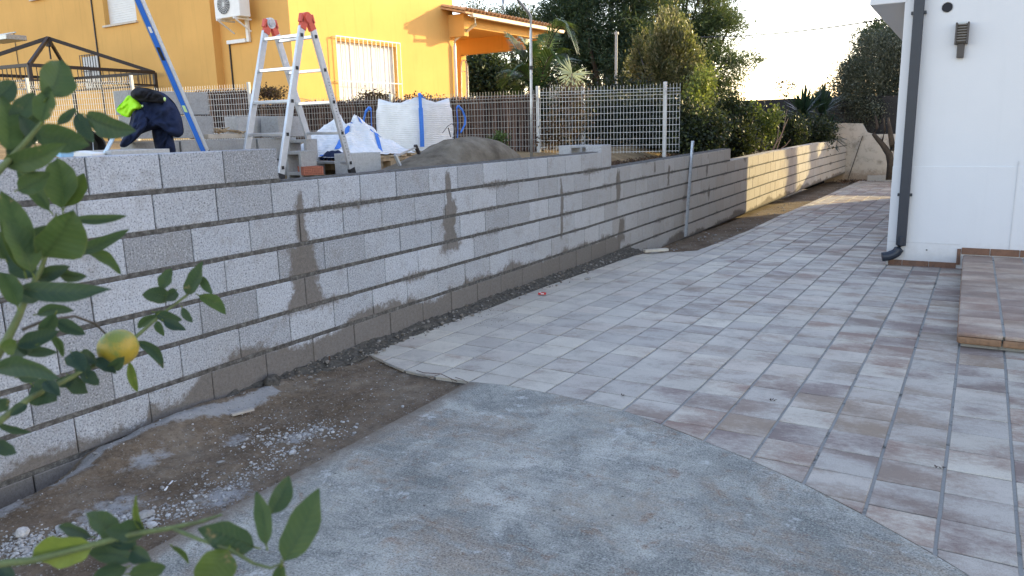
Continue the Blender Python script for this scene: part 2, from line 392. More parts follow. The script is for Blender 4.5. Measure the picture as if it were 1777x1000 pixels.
# paving: grout bed + every tile as its own little solid in one mesh
def poly_clip(poly, a, b, c):      # keep a*x+b*y<=c
    out = []
    for i in range(len(poly)):
        p, q = poly[i], poly[(i + 1) % len(poly)]
        dp = a * p[0] + b * p[1] - c; dq = a * q[0] + b * q[1] - c
        if dp <= 0: out.append(p)
        if dp * dq < 0:
            t = dp / (dp - dq); out.append((p[0] + (q[0] - p[0]) * t, p[1] + (q[1] - p[1]) * t))
    return out
def clip_region(poly):
    cx = sum(p[0] for p in poly) / len(poly); cy = sum(p[1] for p in poly) / len(poly)
    e = .12
    x1, x0 = interp(cy + e, XL), interp(cy - e, XL)
    if max(x1, x0) > min(p[0] for p in poly):   # X > XL(Y)
        sl = (x1 - x0) / (2 * e)
        if abs(sl) < 1.5: poly = poly_clip(poly, -1, sl, -(x0 - sl * (cy - e)))
        else:
            poly = poly_clip(poly, -1, 0, -interp(cy, XL))
        if len(poly) < 3: return []
    y1, y0 = interp(cx + e, YB), interp(cx - e, YB)
    if max(y1, y0) > min(p[1] for p in poly):
        sl = (y1 - y0) / (2 * e)
        poly = poly_clip(poly, sl, -1, -(y0 - sl * (cx - e)))
    return poly if len(poly) >= 3 else []
PH = R(0.755); TXD = Vector((math.cos(PH), -math.sin(PH))); TYD = Vector((math.sin(PH), math.cos(PH))); T0 = Vector((2.6736, 3.2587))
tw, th, gr = .26106, .25401, .0075
mb = MB(); tile_n = 0; mbx = MB()
for i in range(-14, 24):
    for j in range(-40, 90):
        u0, u1 = i * tw + gr, (i + 1) * tw - gr; v0, v1 = j * th + .0034, (j + 1) * th - .0034
        u0 += random.uniform(-.0015, .0015); v0 += random.uniform(-.001, .001)
        pl = [tuple(T0 + TXD * a + TYD * b) for a, b in ((u0, v0), (u1, v0), (u1, v1), (u0, v1))]
        cyy = pl[0][1]; cxx = pl[0][0]
        if cyy > 25.1 or cyy < -8 or cxx > 9.3 or cxx < -.3: continue
        if cyy > 9.6 and cxx > 3.2: continue
        if cyy > 6.2 and cyy < 9.6 and cxx > 4.05: continue
        pl = clip_region(pl)
        if not pl: continue
        ar = sum(pl[k][0] * pl[(k + 1) % len(pl)][1] - pl[(k + 1) % len(pl)][0] * pl[k][1] for k in range(len(pl))) / 2
        if ar < .0008: continue
        if len(pl) == 4:
            q4 = [T0 + TXD * a + TYD * b_ for a, b_ in ((u0, j * th - .0036), (u1, j * th - .0036), (u1, j * th + .0036), (u0, j * th + .0036))]
            mbx.add([(q_.x, q_.y, g(q_.y) - .0035) for q_ in q4], [(0, 1, 2, 3)])
        z = g(cyy) + random.uniform(-.0014, .0014); tx = random.uniform(-.007, .007); ty = random.uniform(-.007, .007)
        tint = random.random(); n = len(pl); bx = sum(p[0] for p in pl) / n; by = sum(p[1] for p in pl) / n
        sh = .985 if n == 4 else .985
        top = [(bx + (x - bx) * sh, by + (y - by) * sh, z + (x - bx) * tx + (y - by) * ty - .011 * (y - by) * (cyy > 6)) for x, y in pl]
        low = [(x, y, z - .0022 - .011 * (y - by) * (cyy > 6)) for x, y in pl]; bot = [(x, y, z - .02) for x, y in pl]
        fs = [tuple(range(n))] + [(k + n, (k + 1) % n + n, (k + 1) % n, k) for k in range(n)] + [(k + 2 * n, (k + 1) % n + 2 * n, (k + 1) % n + n, k + n) for k in range(n)]
        mb.add(top + low + bot, fs, tint); tile_n += 1
pav = struct('paving', mb, M_TILE)
struct('paving_cross_joints', mbx, plain('dark_joint_material', (.085, .08, .072), .95, .4, 9))
mb = MB()
bed = []
yy = [4.0, 4.06, 5.6, 6.7, 8.9, 9.33, 9.47, 9.74, 10.3, 11.9, 14.2, 16.8, 20, 25.2]
left = [(interp(y, XL) - .004, y) for y in yy]
fr = [(x, interp(x, YB) - .002) for x in np.arange(.12, 9.3, .06)]
vs = [(x, y) for x, y in fr] 
cols = []
for x, y in [(q[0], q[1]) for q in fr]:
    cols.append(x)
ysg = [-8 + k * .5 for k in range(67)]
# grout bed as a ruled strip: for each X column from the front edge to the far end
for k in range(len(fr) - 1):
    xa, xb = fr[k][0], fr[k + 1][0]; xm = (xa + xb) / 2
    # far limit of this column: where the left boundary passes xm
    yfar = 25.2
    for y in np.arange(4.0, 25.3, .02):
        if interp(y, XL) > xm: yfar = y; break
    if xm > 3.1: yfar = 9.5
    Y0a, Y0b = fr[k][1], fr[k + 1][1]
    cuts = [6.0] if yfar > 6 else []
    pa = [(xa, Y0a, g(Y0a)), (xb, Y0b, g(Y0b))]
    seq = [6.0, yfar] if (yfar > 6 and max(Y0a, Y0b) < 6) else [yfar]
    prev = pa
    for yq in seq:
        cur = [(xa, yq, g(yq)), (xb, yq, g(yq))]
        mb.add([(p[0], p[1], p[2] - .0055) for p in (prev[0], prev[1], cur[1], cur[0])], [(0, 1, 2, 3)])
        prev = cur
struct('paving_joints', mb, M_GROUT)

# neighbouring plot: raised earth behind the new wall
def terr(X, Y):
    z = interp(X, [(-14, 1.5), (-9, 1.5), (-6, 1.42), (-3, 1.2), (-1.5, 1.14), (-.2, 1.08)])
    if Y > 8.8: z -= min(.35, .1 * (Y - 8.8)) * max(0, min(1, (X + 2) / 1.2))
    return z + .03 * fbm(X * 2, Y * 2, 5) + .015 * fbm(X * 9, Y * 9, 5)
mb = MB(); xs = np.concatenate([np.arange(-40, -12, 2), np.arange(-12, -3, .25), np.arange(-3, -.17, .06)]); xs[-1] = -.19; ys = np.concatenate([np.arange(-8, 2, .5), np.arange(2, 13, .12), np.arange(13, 27, .6)])
for Y in ys:
    for X in xs:
        z = terr(X, Y)
        mb.v.append((X, Y, z))
nx = len(xs); mb.f = [(j * nx + i, j * nx + i + 1, (j + 1) * nx + i + 1, (j + 1) * nx + i) for j in range(len(ys) - 1) for i in range(nx - 1)]; mb.t = [.5] * len(mb.f)
def _ts():
    t = NT('yellow_earth_material'); c = t.pos(); n = t.noise(c, 3, 6, .7); s2 = t.noise(c, 40, 4, .7)
    k = t.ramp(n, [(.35, (.19, .13, .07)), (.65, (.36, .26, .14))]); k = t.mix(t.rng(s2, .35, .5, .5, 0), k, (.08, .055, .035)); t.bump(s2, .7, .01); return t.fin(k, .97, .1)
struct('terrace_ground', mb, _ts(), smooth=True)

# ------------------------------------------------------------------ the new block wall
def wx(s): return 0.0 if s < 9.5 else .0245 * (s - 9.5)
DZ = [(-5, 0), (8, 0), (9.7, .023), (13.7, .074), (16.7, .117), (21.5, .163), (26.3, .17), (40, .17)]
def dz(s): return interp(s, DZ)
L = .4082; CH = .21; ZA = 1.46; BH = CH - .0255
STAINS = [(3.62, .62, 1.2, .05, .35), (3.6, .40, .84, .12, 1.0), (5.32, .55, .98, .10, 1.0), (5.3, .9, 1.22, .035, .8), (7.38, .38, 1.02, .03, .8), (8.94, .62, 1.0, .055, .9), (10.18, .86, 1.04, .03, .7), (10.72, .66, .95, .04, .8), (9.04, .1, .4, .09, .9), (12.48, .66, 1.0, .05, .8), (6.6, .03, .25, .2, .6), (12.6, .25, .5, .06, .6), (14.7, .75, .95, .04, .7)]
def damp(s, z):
    zl = z - dz(s)
    d = 0.0
    wob = fbm(s * 3, z * 3, 1, 3)
    # rising damp in the bottom courses
    lim = .14 + .2 * fbm(s * 1.5, 0, 4, 3) + .07 * fbm(s * 6, 1, 4, 3) + .1 * min(1, max(0, (s - 2.5) / .6)) - (.06 if s < 2.4 else 0)
    if s > 9: lim = -.14 + .22 * fbm(s * 1.3, 0, 4, 3)
    d = max(d, .5 + (lim - zl) * 6)
    for (s0, z0, z1, w, st) in STAINS:
        ww = w * (1 + .5 * (z1 - zl) / max(.2, z1 - z0)) * (1 + 1.1 * wob + .5 * fbm(s0, z * 9, 3, 2)) * .8
        dd = 1 - abs(s - s0 - .07 * fbm(0, z * 4, s0)) / max(.01, ww)
        e = min(zl - z0, z1 - zl) / .05
        if e > -1: d = max(d, min(.5 + dd * .8, .5 + e * .3) * (.6 + .4 * st) if dd > -1 else 0)
    # fresh mortar smears round the bed joints
    fz = ((ZA - zl + .012) % CH) / CH; near = min(fz, 1 - fz)
    sm = fbm(s * 1.8, round((ZA - zl) / CH) * 3.3, 12, 3)
    if zl < 1.1: d = max(d, .5 + (sm * .8 - .07) * (1 if s > 3 else .35) - near * 1.7)
    return max(0, min(1, d))
mbk = MB(); dampv = []
def add_block(s0, s1, z1, z0, tint, front=0.0, solid_top=False):
    """one block: gridded front face with eased edges plus the other faces"""
    n1 = max(3, int((s1 - s0) / .03)); n2 = 7; j = random.uniform(-.0018, .0018)
    far = s0 > 12
    if far: n1, n2 = 5, 5
    us = [0, .004 / (s1 - s0)] + [k / n1 for k in range(1, n1)] + [1 - .004 / (s1 - s0), 1]; vs_ = [0, .004 / (z1 - z0)] + [k / n2 for k in range(1, n2)] + [1 - .004 / (z1 - z0), 1]
    V = []; 
    for b, v in enumerate(vs_):
        for a, u in enumerate(us):
            s = s0 + (s1 - s0) * u; z = z0 + (z1 - z0) * v + dz(s)
            x = wx(s) + j + front + .0012 * fbm(s * 14, z * 14, 2, 2)
            if a in (0, len(us) - 1) or b in (0, len(vs_) - 1): x -= .004
            V.append((x, s, z)); dampv.append(damp(s, z))
    nu = len(us); F = [(b * nu + a, b * nu + a + 1, (b + 1) * nu + a + 1, (b + 1) * nu + a) for b in range(len(vs_) - 1) for a in range(nu - 1)]
    o = len(V); q = [0, nu - 1, (len(vs_) - 1) * nu + nu - 1, (len(vs_) - 1) * nu]
    for k in q: V.append((wx(V[k][1]) - .2 + front, V[k][1], V[k][2])); dampv.append(.2)
    F += [(q[1], q[0], o, o + 1), (q[2], q[1], o + 1, o + 2), (q[3], q[2], o + 2, o + 3), (q[0], q[3], o + 3, o), (o + 3, o + 2, o + 1, o)]
    mbk.add(V, F, tint)
rows = [(0, 2.2418 % L, -3.0, 3.48), (1, 2.1702 % L, -3.0, 8.72), (2, 2.385 % L, -3.0, 13.76), (3, 2.5875 % L, -3.0, 26.25), (4, 2.39 % L, -3.0, 26.25), (5, 2.6413 % L, -3.0, 26.25), (6, 2.42 % L, -3.0, 26.25), (7, 2.6 % L, -3, 26.25)]
for j, off, a, b in rows:
    k = int((a - off) / L) - 1
    s = off + k * L
    while s < b - .02:
        s0, s1 = max(s, a), min(s + L, b)
        if s1 - s0 > .03 and s1 > a:
            t = min(1, max(0, random.gauss(.6, .28))); gp = .0022 if random.random() < .75 else .005
            zt = ZA - CH * j
            if j == 1 and s1 > 8.6: s1 = 8.42
            add_block(s0 + gp, s1 - gp, zt, zt - BH, t)
        s += L
add_block(8.425, 8.72, ZA - CH + .075, ZA - CH - BH, .62)
wall = thing('block_wall', 'long new wall of grey concrete blocks with dark mortar joints beside the tiled path', 'wall', (0, 5, 0))
bk = build('blocks', mbk, M_BLOCK, wall, attrs={'damp': dampv})
# mortar core with uneven bed joints standing a little proud of the joints
mbm = MB()
def strip(s0, s1, zf, h0):
    n = max(2, int((s1 - s0) / .035)); V = []
    prof = (-.040, -.030, -.012, .012, .030, .040)
    for k in range(n + 1):
        s = s0 + (s1 - s0) * k / n
        for i, q in enumerate(prof):
            w = 1.22 + 1.1 * fbm(s * 5, zf * 7, 3, 3)
            z = zf + q * .5 * w + dz(s)
            x = wx(s) + (-.016 if i in (0, 5) else (-.0035 if i in (1, 4) else -.001)) + .008 * fbm(s * 9, z * 30, 6, 3) - .002
            V.append((x, s, z))
    m_ = len(prof); F = [(k * m_ + i, (k + 1) * m_ + i, (k + 1) * m_ + i + 1, k * m_ + i + 1) for k in range(n) for i in range(m_ - 1)]
    mbm.add(V, F)
for j, off, a, b in rows:
    zt = ZA - CH * j
    n = 30
    # core plane behind the blocks
    ss = np.linspace(a, b - .01, n)
    for k in range(n - 1):
        s0, s1 = ss[k], ss[k + 1]
        V = []
        for x, s in ((wx(s0) - .014, s0), (wx(s1) - .014, s1), (wx(s1) - .19, s1), (wx(s0) - .19, s0)):
            V += [(x, s, zt - CH - .001 + dz(s)), (x, s, zt - (.006 if True else 0) + dz(s))]
        mbm.add(V, [(0, 2, 3, 1), (2, 4, 5, 3), (4, 6, 7, 5), (6, 0, 1, 7), (1, 3, 5, 7)])
    if j < 7: strip(a, b, zt - CH + .0125 - .0, 0)
# thin bed of mortar on top of the finished courses
def topbed(s0, s1, zt):
    n = int((s1 - s0) / .04); V = []
    for k in range(n + 1):
        s = s0 + (s1 - s0) * k / n
        for i, (x, h) in enumerate(((-.002, -.004), (-.012, .006), (-.1, .012), (-.19, .006))):
            V.append((wx(s) + x + .004 * fbm(s * 20, i, 0), s, zt + dz(s) + h * (1 + .9 * fbm(s * 12, i * 2, 5))))
    F = [(k * 4 + i, (k + 1) * 4 + i, (k + 1) * 4 + i + 1, k * 4 + i + 1) for k in range(n) for i in range(3)]
    mbm.add(V, F)
topbed(3.5, 8.35, ZA - CH); topbed(8.75, 13.7, ZA - 2 * CH)
build('mortar', mbm, M_MORTAR, wall, smooth=False)

# berm of clods and mortar droppings along the wall foot
mb = MB(); V = []; nn = 240; prof = 12
for k in range(nn + 1):
    s = 2.85 + (9.35 - 2.85) * k / nn
    wd = interp(s, [(2.85, .05), (3.3, .1), (4.0, .16), (5, .17), (6.2, .16), (7.5, .17), (9.35, .2)]) * (1 + .3 * fbm(s * 4, 0, 1))
    for i in range(prof + 1):
        q = i / prof; x = -.01 + q * wd; h = .055 * (1 - q) ** .7 * (1 + .5 * fbm(s * 3, 0, 8)) + .03 * fbm(x * 22, s * 22, 2, 3) + .012 * fbm(x * 60, s * 60, 2, 2)
        V.append((x, s, g(s) - .012 + max(-.02, h * (1 if q < .95 else .3))))
m_ = prof + 1; mb.add(V, [(k * m_ + i, k * m_ + i + 1, (k + 1) * m_ + i + 1, (k + 1) * m_ + i) for k in range(nn) for i in range(prof)])
t = NT('dark_clod_material'); c = t.pos(); n = t.noise(c, 30, 6, .75); k_ = t.ramp(n, [(.35, (.05, .045, .038)), (.6, (.12, .108, .09)), (.75, (.2, .185, .16))]); t.bump(n, .8, .012); M_CLOD = t.fin(k_, .97, .1)
single('mortar_droppings', mb, M_CLOD, 'dark crumbly strip of mortar droppings and clods along the foot of the block wall', 'rubble', kind='stuff')

# ------------------------------------------------------------------ stones
def stone(c, r, sq=(1, 1, .7), seed=0, sub=1):
    import bmesh
    bm = bmesh.new(); bmesh.ops.create_icosphere(bm, subdivisions=sub, radius=1)
    V = []
    a = random.uniform(0, 6.3); ca, sa = math.cos(a), math.sin(a)
    for v in bm.verts:
        p = v.co * (1 + .32 * noise.noise(v.co * 1.3 + Vector((seed * 3.1, seed, 0))))
        x, y, z = p.x * sq[0], p.y * sq[1], p.z * sq[2]
        V.append((c[0] + r * (x * ca - y * sa), c[1] + r * (x * sa + y * ca), c[2] + r * z))
    F = [tuple(v.index for v in f.verts) for f in bm.faces]; bm.free(); return V, F
t = NT('pale_stone_material'); k_ = t.ramp(t.attr('tint'), [(0, (.16, .13, .1)), (.35, (.26, .24, .21)), (.75, (.42, .40, .37)), (1, (.58, .56, .53))]); k_ = t.mix(t.rng(t.noise(t.pos(), 60, 4, .7), .35, .6, .5, 0), k_, (.17, .15, .13)); t.bump(t.noise(t.pos(), 80, 4), .5, .004); M_STONE = t.fin(k_, .9, .2)
TEMPL = [stone((0, 0, 0), 1, (1, .8, .6), k, 1) for k in range(6)]
mb = MB()
def pebble(x, y, r, tint, z=None):
    V, F = TEMPL[random.randrange(6)]; a = random.uniform(0, 6.3); ca, sa = math.cos(a) * r, math.sin(a) * r
    zz = (dsoil_z(x, y) if z is None else z) + r * .2
    mb.add([(x + p[0] * ca - p[1] * sa, y + p[0] * sa + p[1] * ca, zz + p[2] * r) for p in V], F, tint)
def patch(px0, py0, px1, py1, wpx, n, r0, r1, bright=.75):
    for _ in range(n):
        u = random.random(); x = px0 + (px1 - px0) * u + random.gauss(0, wpx); y = py0 + (py1 - py0) * u + random.gauss(0, wpx * .45)
        p = at_z(x, y, -.01)
        if 0.02 < p.x < 1.11 and p.y < 4: pebble(p.x, p.y, r0 * (r1 / r0) ** (random.random() ** 2.2), min(1, max(0, random.gauss(bright, .2))))
patch(440, 765, 590, 735, 18, 330, .004, .014)
patch(20, 960, 260, 885, 22, 900, .004, .016)
patch(0, 950, 120, 930, 25, 500, .004, .012)
patch(300, 890, 520, 770, 14, 420, .003, .012)
patch(250, 900, 420, 820, 30, 260, .003, .01, .6)
patch(330, 760, 560, 700, 30, 120, .003, .009)
for _ in range(2600):
    x = random.uniform(.05, 1.1); y = random.uniform(1.2, 4.0); pebble(x, y, .0018 * (4 ** (random.random() ** 2)), min(1, max(0, random.gauss(.45, .25))))
for _ in range(700):
    y = random.uniform(9.5, 25); x = wx(y) + random.uniform(.03, .75); pebble(x, y, .006 * (4 ** (random.random() ** 2)), random.uniform(.2, .8), z=dsoil_z(x - 0, y))
for _ in range(420):
    y = random.uniform(3.2, 9.2); x = abs(random.gauss(.1, .07)); pebble(x, y, .006 * (3.5 ** (random.random() ** 2)), random.uniform(.0, .45), z=g(y) + .01 + .03 * max(0, 1 - x / .15))
for _ in range(160):   # crumbs spilled on the pale tiles by the wall
    p = at_z(random.gauss(840, 40), random.gauss(548, 9), 0); pebble(p.x, p.y, random.uniform(.002, .005), .05, z=.0)
single('gravel', mb, M_STONE, 'loose pale gravel and pebbles scattered over the brown dirt between wall and slab', 'gravel', kind='stuff')
big = [(507, 775, .021, 'squarish white stone at the edge of the gravel patch nearest the concrete slab', (1.3, .8, .55)),
       (37, 917, .03, 'pinkish white lump of rubble at the left end of the gravel', (1, .9, .8)),
       (108, 903, .034, 'wide flat white stone lying in the gravel beside the pinkish lump', (1.5, .8, .4)),
       (736, 698, .019, 'white stone lying against the far corner of the concrete slab', (1.4, .8, .6)),
       (390, 852, .012, 'round pale pebble on the dirt beside the left edge of the slab', (1, .95, .85)),
       (250, 880, .03, 'pale broken stone above the yellowish upright leaf', (1.2, 1, .6)),
       (262, 897, .022, 'small angular white stone close to the slab edge above the lime branch', (1.1, .9, .6)),
       (168, 793, .014, 'thin grey flake of stone lying on the dirt below the wall foot', (1.9, .7, .25)),
       (280, 833, .011, 'small oval pebble alone in the middle of the dirt', (1.2, .9, .7)),
       (455, 738, .013, 'bluish grey stone just left of the upper gravel patch', (1.5, .8, .5)),
       (382, 790, .014, 'bluish stone half buried between the two gravel patches', (1.5, .9, .4)),
       (698, 694, .01, 'small cream stone near the white stone at the slab corner', (1, 1, .8)),
       (1020, 488, .03, 'pale chip of block lying on the mortar droppings near the red packet', (1.3, .7, .5))]
for x, y, r, lab, sq in big:
    p = at_z(x, y, .01); z = dsoil_z(p.x, p.y) if p.y < 4.3 else .03
    V, F = stone((0, 0, 0), r, sq, x * .17, 2); b = MB(); b.add(V, F, .9 if 'white' in lab or 'pinkish' in lab else .55)
    o = single('stone', b, M_STONE, lab, 'stone', 'larger stones lying on the dirt'); o.location = (p.x, p.y, z + r * sq[2] * .45)
# clod at the wall foot
p = at_z(462, 662, .03); V, F = stone((0, 0, 0), .06, (1.2, .9, .75), 3, 3); V = [tuple(Vector(v) * (1 + .12 * noise.noise(Vector(v) * 60))) for v in V]; b = MB(); b.add(V, F)
o = single('dirt_clod', b, M_CLOD, 'dark round clod of earth at the wall foot where the mortar strip begins', 'clod', smooth=True); o.location = (max(.06, p.x), p.y, .03)
# wooden splinter, tile shard
def flat_piece(name, px0, px1, w, h, mat, lab, cat, z=.012):
    a = at_z(px0[0], px0[1], z); b2 = at_z(px1[0], px1[1], z); zz = dsoil_z(a.x, a.y) + h / 2 + .004 if a.y < 4 and a.x < 1.1 else z
    b = MB(); a.z = b2.z = zz; b.bar(a, b2, w, h); o = single(name, b, mat, lab, cat, origin=tuple((a + b2) / 2), bevel=.001); return o
flat_piece('tile_offcut', (402, 722), (440, 712), .03, .012, plain('buff_tile_material', (.4, .36, .31), .8), 'flat buff shard of tile lying on the dirt near the wall', 'tile shard')
flat_piece('white_splinter', (284, 836), (298, 820), .008, .006, M_PVCW, 'thin white splinter standing out on the dirt in front of the wall', 'splinter')
flat_piece('paver_offcut', (1118, 436), (1158, 433), .07, .03, M_TILE, 'cut strip of paving tile lying loose at the notch in the path edge', 'tile shard', z=.0)
# twigs
def twigs():
    b = MB(); z = .012
    for pts, r in (([(723, 643), (735, 647), (765, 649), (782, 657), (793, 662)], .0022), ([(765, 649), (752, 653), (744, 657)], .0014), ([(790, 655), (803, 659), (812, 664)], .0018), ([(782, 657), (786, 663)], .0014)):
        b.tube([at_z(x, y, z + .006 * math.sin(i * 1.7)) for i, (x, y) in enumerate(pts)], r, 6)
    return b
single('dry_twig', twigs(), plain('twig_material', (.1, .06, .045), .8), 'dark forked twig lying on the ragged front edge of the paving', 'twig')
# red packet
p = at_z(941, 512, 0); pk = thing('crushed_packet', 'small crushed red packet lying on the pale tiles near the wall foot', 'litter', (p.x, p.y, .004), R(20))
b = MB(); b.box((0, 0, .01), (.075, .035, .02)); o = build('wrapper', b, plain('red_foil_material', (.5, .03, .03), .35, .3, 60), pk, local=True, bevel=.004)
b = MB(); b.box((.004, -.0185, .011), (.03, .003, .008)); b.box((-.02, 0, .0215), (.018, .02, .003)); build('printed_band', b, M_PVCW, pk, local=True)
# insects-size dark spots are dried leaf bits: one small dead leaf
for (x, y, lab) in ((1342, 695, 'curled black dead leaf on the tiles left of centre of the path'), (1082, 687, 'brown crumbled leaf on the tiles near the slab corner'), (1630, 812, 'dry brown leaf scrap lying in a wide joint near the slab curve')):
    p = at_z(x, y, .004); b = MB()
    for q in range(6):
        a = random.uniform(0, 6.3); c = Vector((random.uniform(-.018, .018), random.uniform(-.01, .01), .003)); d = Vector((math.cos(a) * .012, math.sin(a) * .007, .004))
        b.add([c - d, c + Vector((d.y, -d.x, .002)) * .5, c + d, c + Vector((-d.y, d.x, .003)) * .5], [(0, 1, 2, 3)])
    o = single('dead_leaf', b, plain('dead_leaf_material', (.05, .032, .024), .8), lab, 'dead leaf', 'dead leaves on the paving'); o.location = (p.x, p.y, .004)

# ------------------------------------------------------------------ galvanised profile leaning on the wall
a = Vector((.13, 11.2, -.09)); b2 = Vector((.045, 11.72, 1.30)); b = MB()
d = (b2 - a); ux = Vector((0, 1, 0))
b.bar(a, b2, .05, .004, up=(1, 0, 0)); b.bar(a + Vector((.014, .024, 0)), b2 + Vector((.014, .024, 0)), .004, .03, up=(1, 0, 0)); b.bar(a + Vector((.014, -.024, 0)), b2 + Vector((.014, -.024, 0)), .004, .03, up=(1, 0, 0))
b.bar(a + d * .38 + Vector((.02, -.05, 0)), a + d * .38 + Vector((.02, .03, 0)), .012, .012)
single('metal_profile', b, M_GALV, 'galvanised steel channel leaning upright against the block wall', 'metal profile')
# rebar stub at the wall foot
b = MB(); p = at_x(571, 615, .05); b.tube([(p.x, p.y, -.03), (p.x, p.y, .06)], .005, 6); single('rebar_stub', b, plain('rust_material', (.1, .05, .03), .9), 'short dark rebar stub standing in the mortar strip at the wall foot', 'rebar')

# ------------------------------------------------------------------ white house on the right
YF = 9.45; XC = 3.0; YE = 20.0
wh = thing('white_house', 'white rendered house with dark downpipe at its corner on the right of the path', 'house', (XC, YF, 0))
b = MB(); HZ = 5.6
b.add([(XC, YF, -.1), (12, YF, -.1), (12, YF, HZ), (XC, YF, HZ), (XC, YE, -.4), (12, YE, -.4), (12, YE, HZ), (XC, YE, HZ)], [(0, 1, 2, 3), (4, 0, 3, 7), (1, 5, 6, 2), (5, 4, 7, 6), (3, 2, 6, 7)])
build('wall', b, M_WHITE, wh)
b = MB(); b.prism([(2.66, YF - .004, 2.74), (XC + .02, YF - .004, 2.74), (XC + .02, YF - .004, 3.2), (2.66, YF - .004, 3.2)], (0, YE - YF, 0)); build('eave', b, M_WHITE, wh, bevel=.008)
# raised plinth band and expansion strips on the facade
b = MB(); zb = at_y(1600, 289, YF).z; zl = at_y(1640, 423, YF).z
b.box(((XC + 12) / 2 + .0, YF - .004, (zb - .06) / 2 + .0), (12 - XC + .006, .012, zb + .06)); build('plinth_band', b, M_WHITE, wh, bevel=.003)
b = MB(); xg = at_y(1581, 300, YF).x
b.box((xg, YF - .006, 1.4), (.006, .014, 2.8)); b.box((at_y(1765, 300, YF).x, YF - .012, .6), (.004, .01, 1.0)); b.box((XC + .35, YF - .0115, zl), (.7, .006, .004)); build('control_joint', b, plain('control_joint_material', (.55, .55, .55), .9), wh)  # light grey strips marking the panel lines
# skirting tiles
M_SKIRT = plain('terracotta_skirting_material', (.17, .085, .05), .6, .25, 20, dirt=(.09, .06, .045))
b = MB(); x = XC + .02
segs = [x, 3.16, 3.42, 3.68]
for q in range(3): b.box(((segs[q] + segs[q + 1]) / 2, YF - .018, .028 + g(9.4)), (segs[q + 1] - segs[q] - .006, .014, .062))
b.box((3.695, YF - .018, .09), (.035, .014, .17))
for q in range(8): b.box((3.715 + .13 + q * .262, YF - .018, .155), (.254, .014, .07))
build('skirting', b, M_SKIRT, wh, bevel=.002)
# downpipe with shoe
dp = MB(); xp = at_y(1570, 340, YF - .05).x; W_ = .098
xt = at_y(1596, 0, YF - .05).x; xp = (xp + xt) / 2
dp.box((xp, YF - .055, 1.7 + .14), (W_, .08, 3.2))
pts = [(xp, YF - .055, .27), (xp, YF - .055, .2), (xp - .02, YF - .062, .135), (xp - .06, YF - .075, .085), (xp - .13, YF - .09, .06), (xp - .17, YF - .1, .05)]
pts = [(xp, YF - .055, .29), (xp, YF - .055, .19), (xp - .012, YF - .058, .15), (xp - .035, YF - .064, .11), (xp - .07, YF - .073, .085), (xp - .11, YF - .083, .068), (xp - .175, YF - .1, .058)]
dp.tube(pts, W_ * .52, 14)
dpo = build('downpipe', dp, M_ANTH, wh, bevel=.006)
for zc in (2.62, .74):
    b = MB(); b.box((xp, YF - .03, zc), (W_ + .045, .055, .03)); build('pipe_bracket', b, M_ANTH, wh, bevel=.003)
# round vent and small holes
b = MB(); p = at_y(1644, 13, YF); n = 28
b.add([(p.x + .0475 * math.cos(2 * math.pi * k / n), YF - .0035, p.z + .0475 * math.sin(2 * math.pi * k / n)) for k in range(n)], [tuple(range(n))])
b.tube([(p.x, YF + .02, p.z), (p.x, YF - .006, p.z)], .051, 28, caps=False)
build('vent_opening', b, plain('vent_dark_material', (.006, .006, .01), .6), wh)
b = MB(); p = at_y(1608, 434, YF - .01); b.box((p.x, YF - .0115, p.z), (.016, .005, .012)); build('plug_hole', b, M_BLACK, wh)
# wall lamp (unlit)
p = at_y(1669, 65, YF); lamp = thing('wall_lamp', 'unlit brown louvred wall lamp mounted on the white facade', 'wall lamp', (p.x, YF, p.z))
M_LAMP = plain('lamp_bronze_material', (.06, .05, .045), .45, .15); M_LAMPL = plain('lamp_louvre_material', (.17, .15, .125), .5, .15)
b = MB(); b.box((-.052, -.05, .035), (.018, .1, .21)); b.box((.052, -.05, .035), (.018, .1, .21)); b.box((0, -.015, .035), (.1, .03, .2)); build('housing', b, M_LAMP, lamp, local=True, bevel=.003)
b = MB()
for q in range(7): b.box((0, -.062, -.05 + q * .026), (.088, .06, .014), Matrix.Rotation(R(-28), 3, 'X'))
build('louvre', b, M_LAMPL, lamp, local=True, bevel=.002)
b = MB(); b.box((0, -.05, .133), (.07, .05, .022)); build('top_lens', b, plain('frosted_lens_material', (.5, .52, .5), .3), lamp, local=True, bevel=.003)
b = MB(); b.box((0, -.03, -.135), (.066, .05, .135)); build('stem', b, M_LAMP, lamp, local=True, bevel=.003)

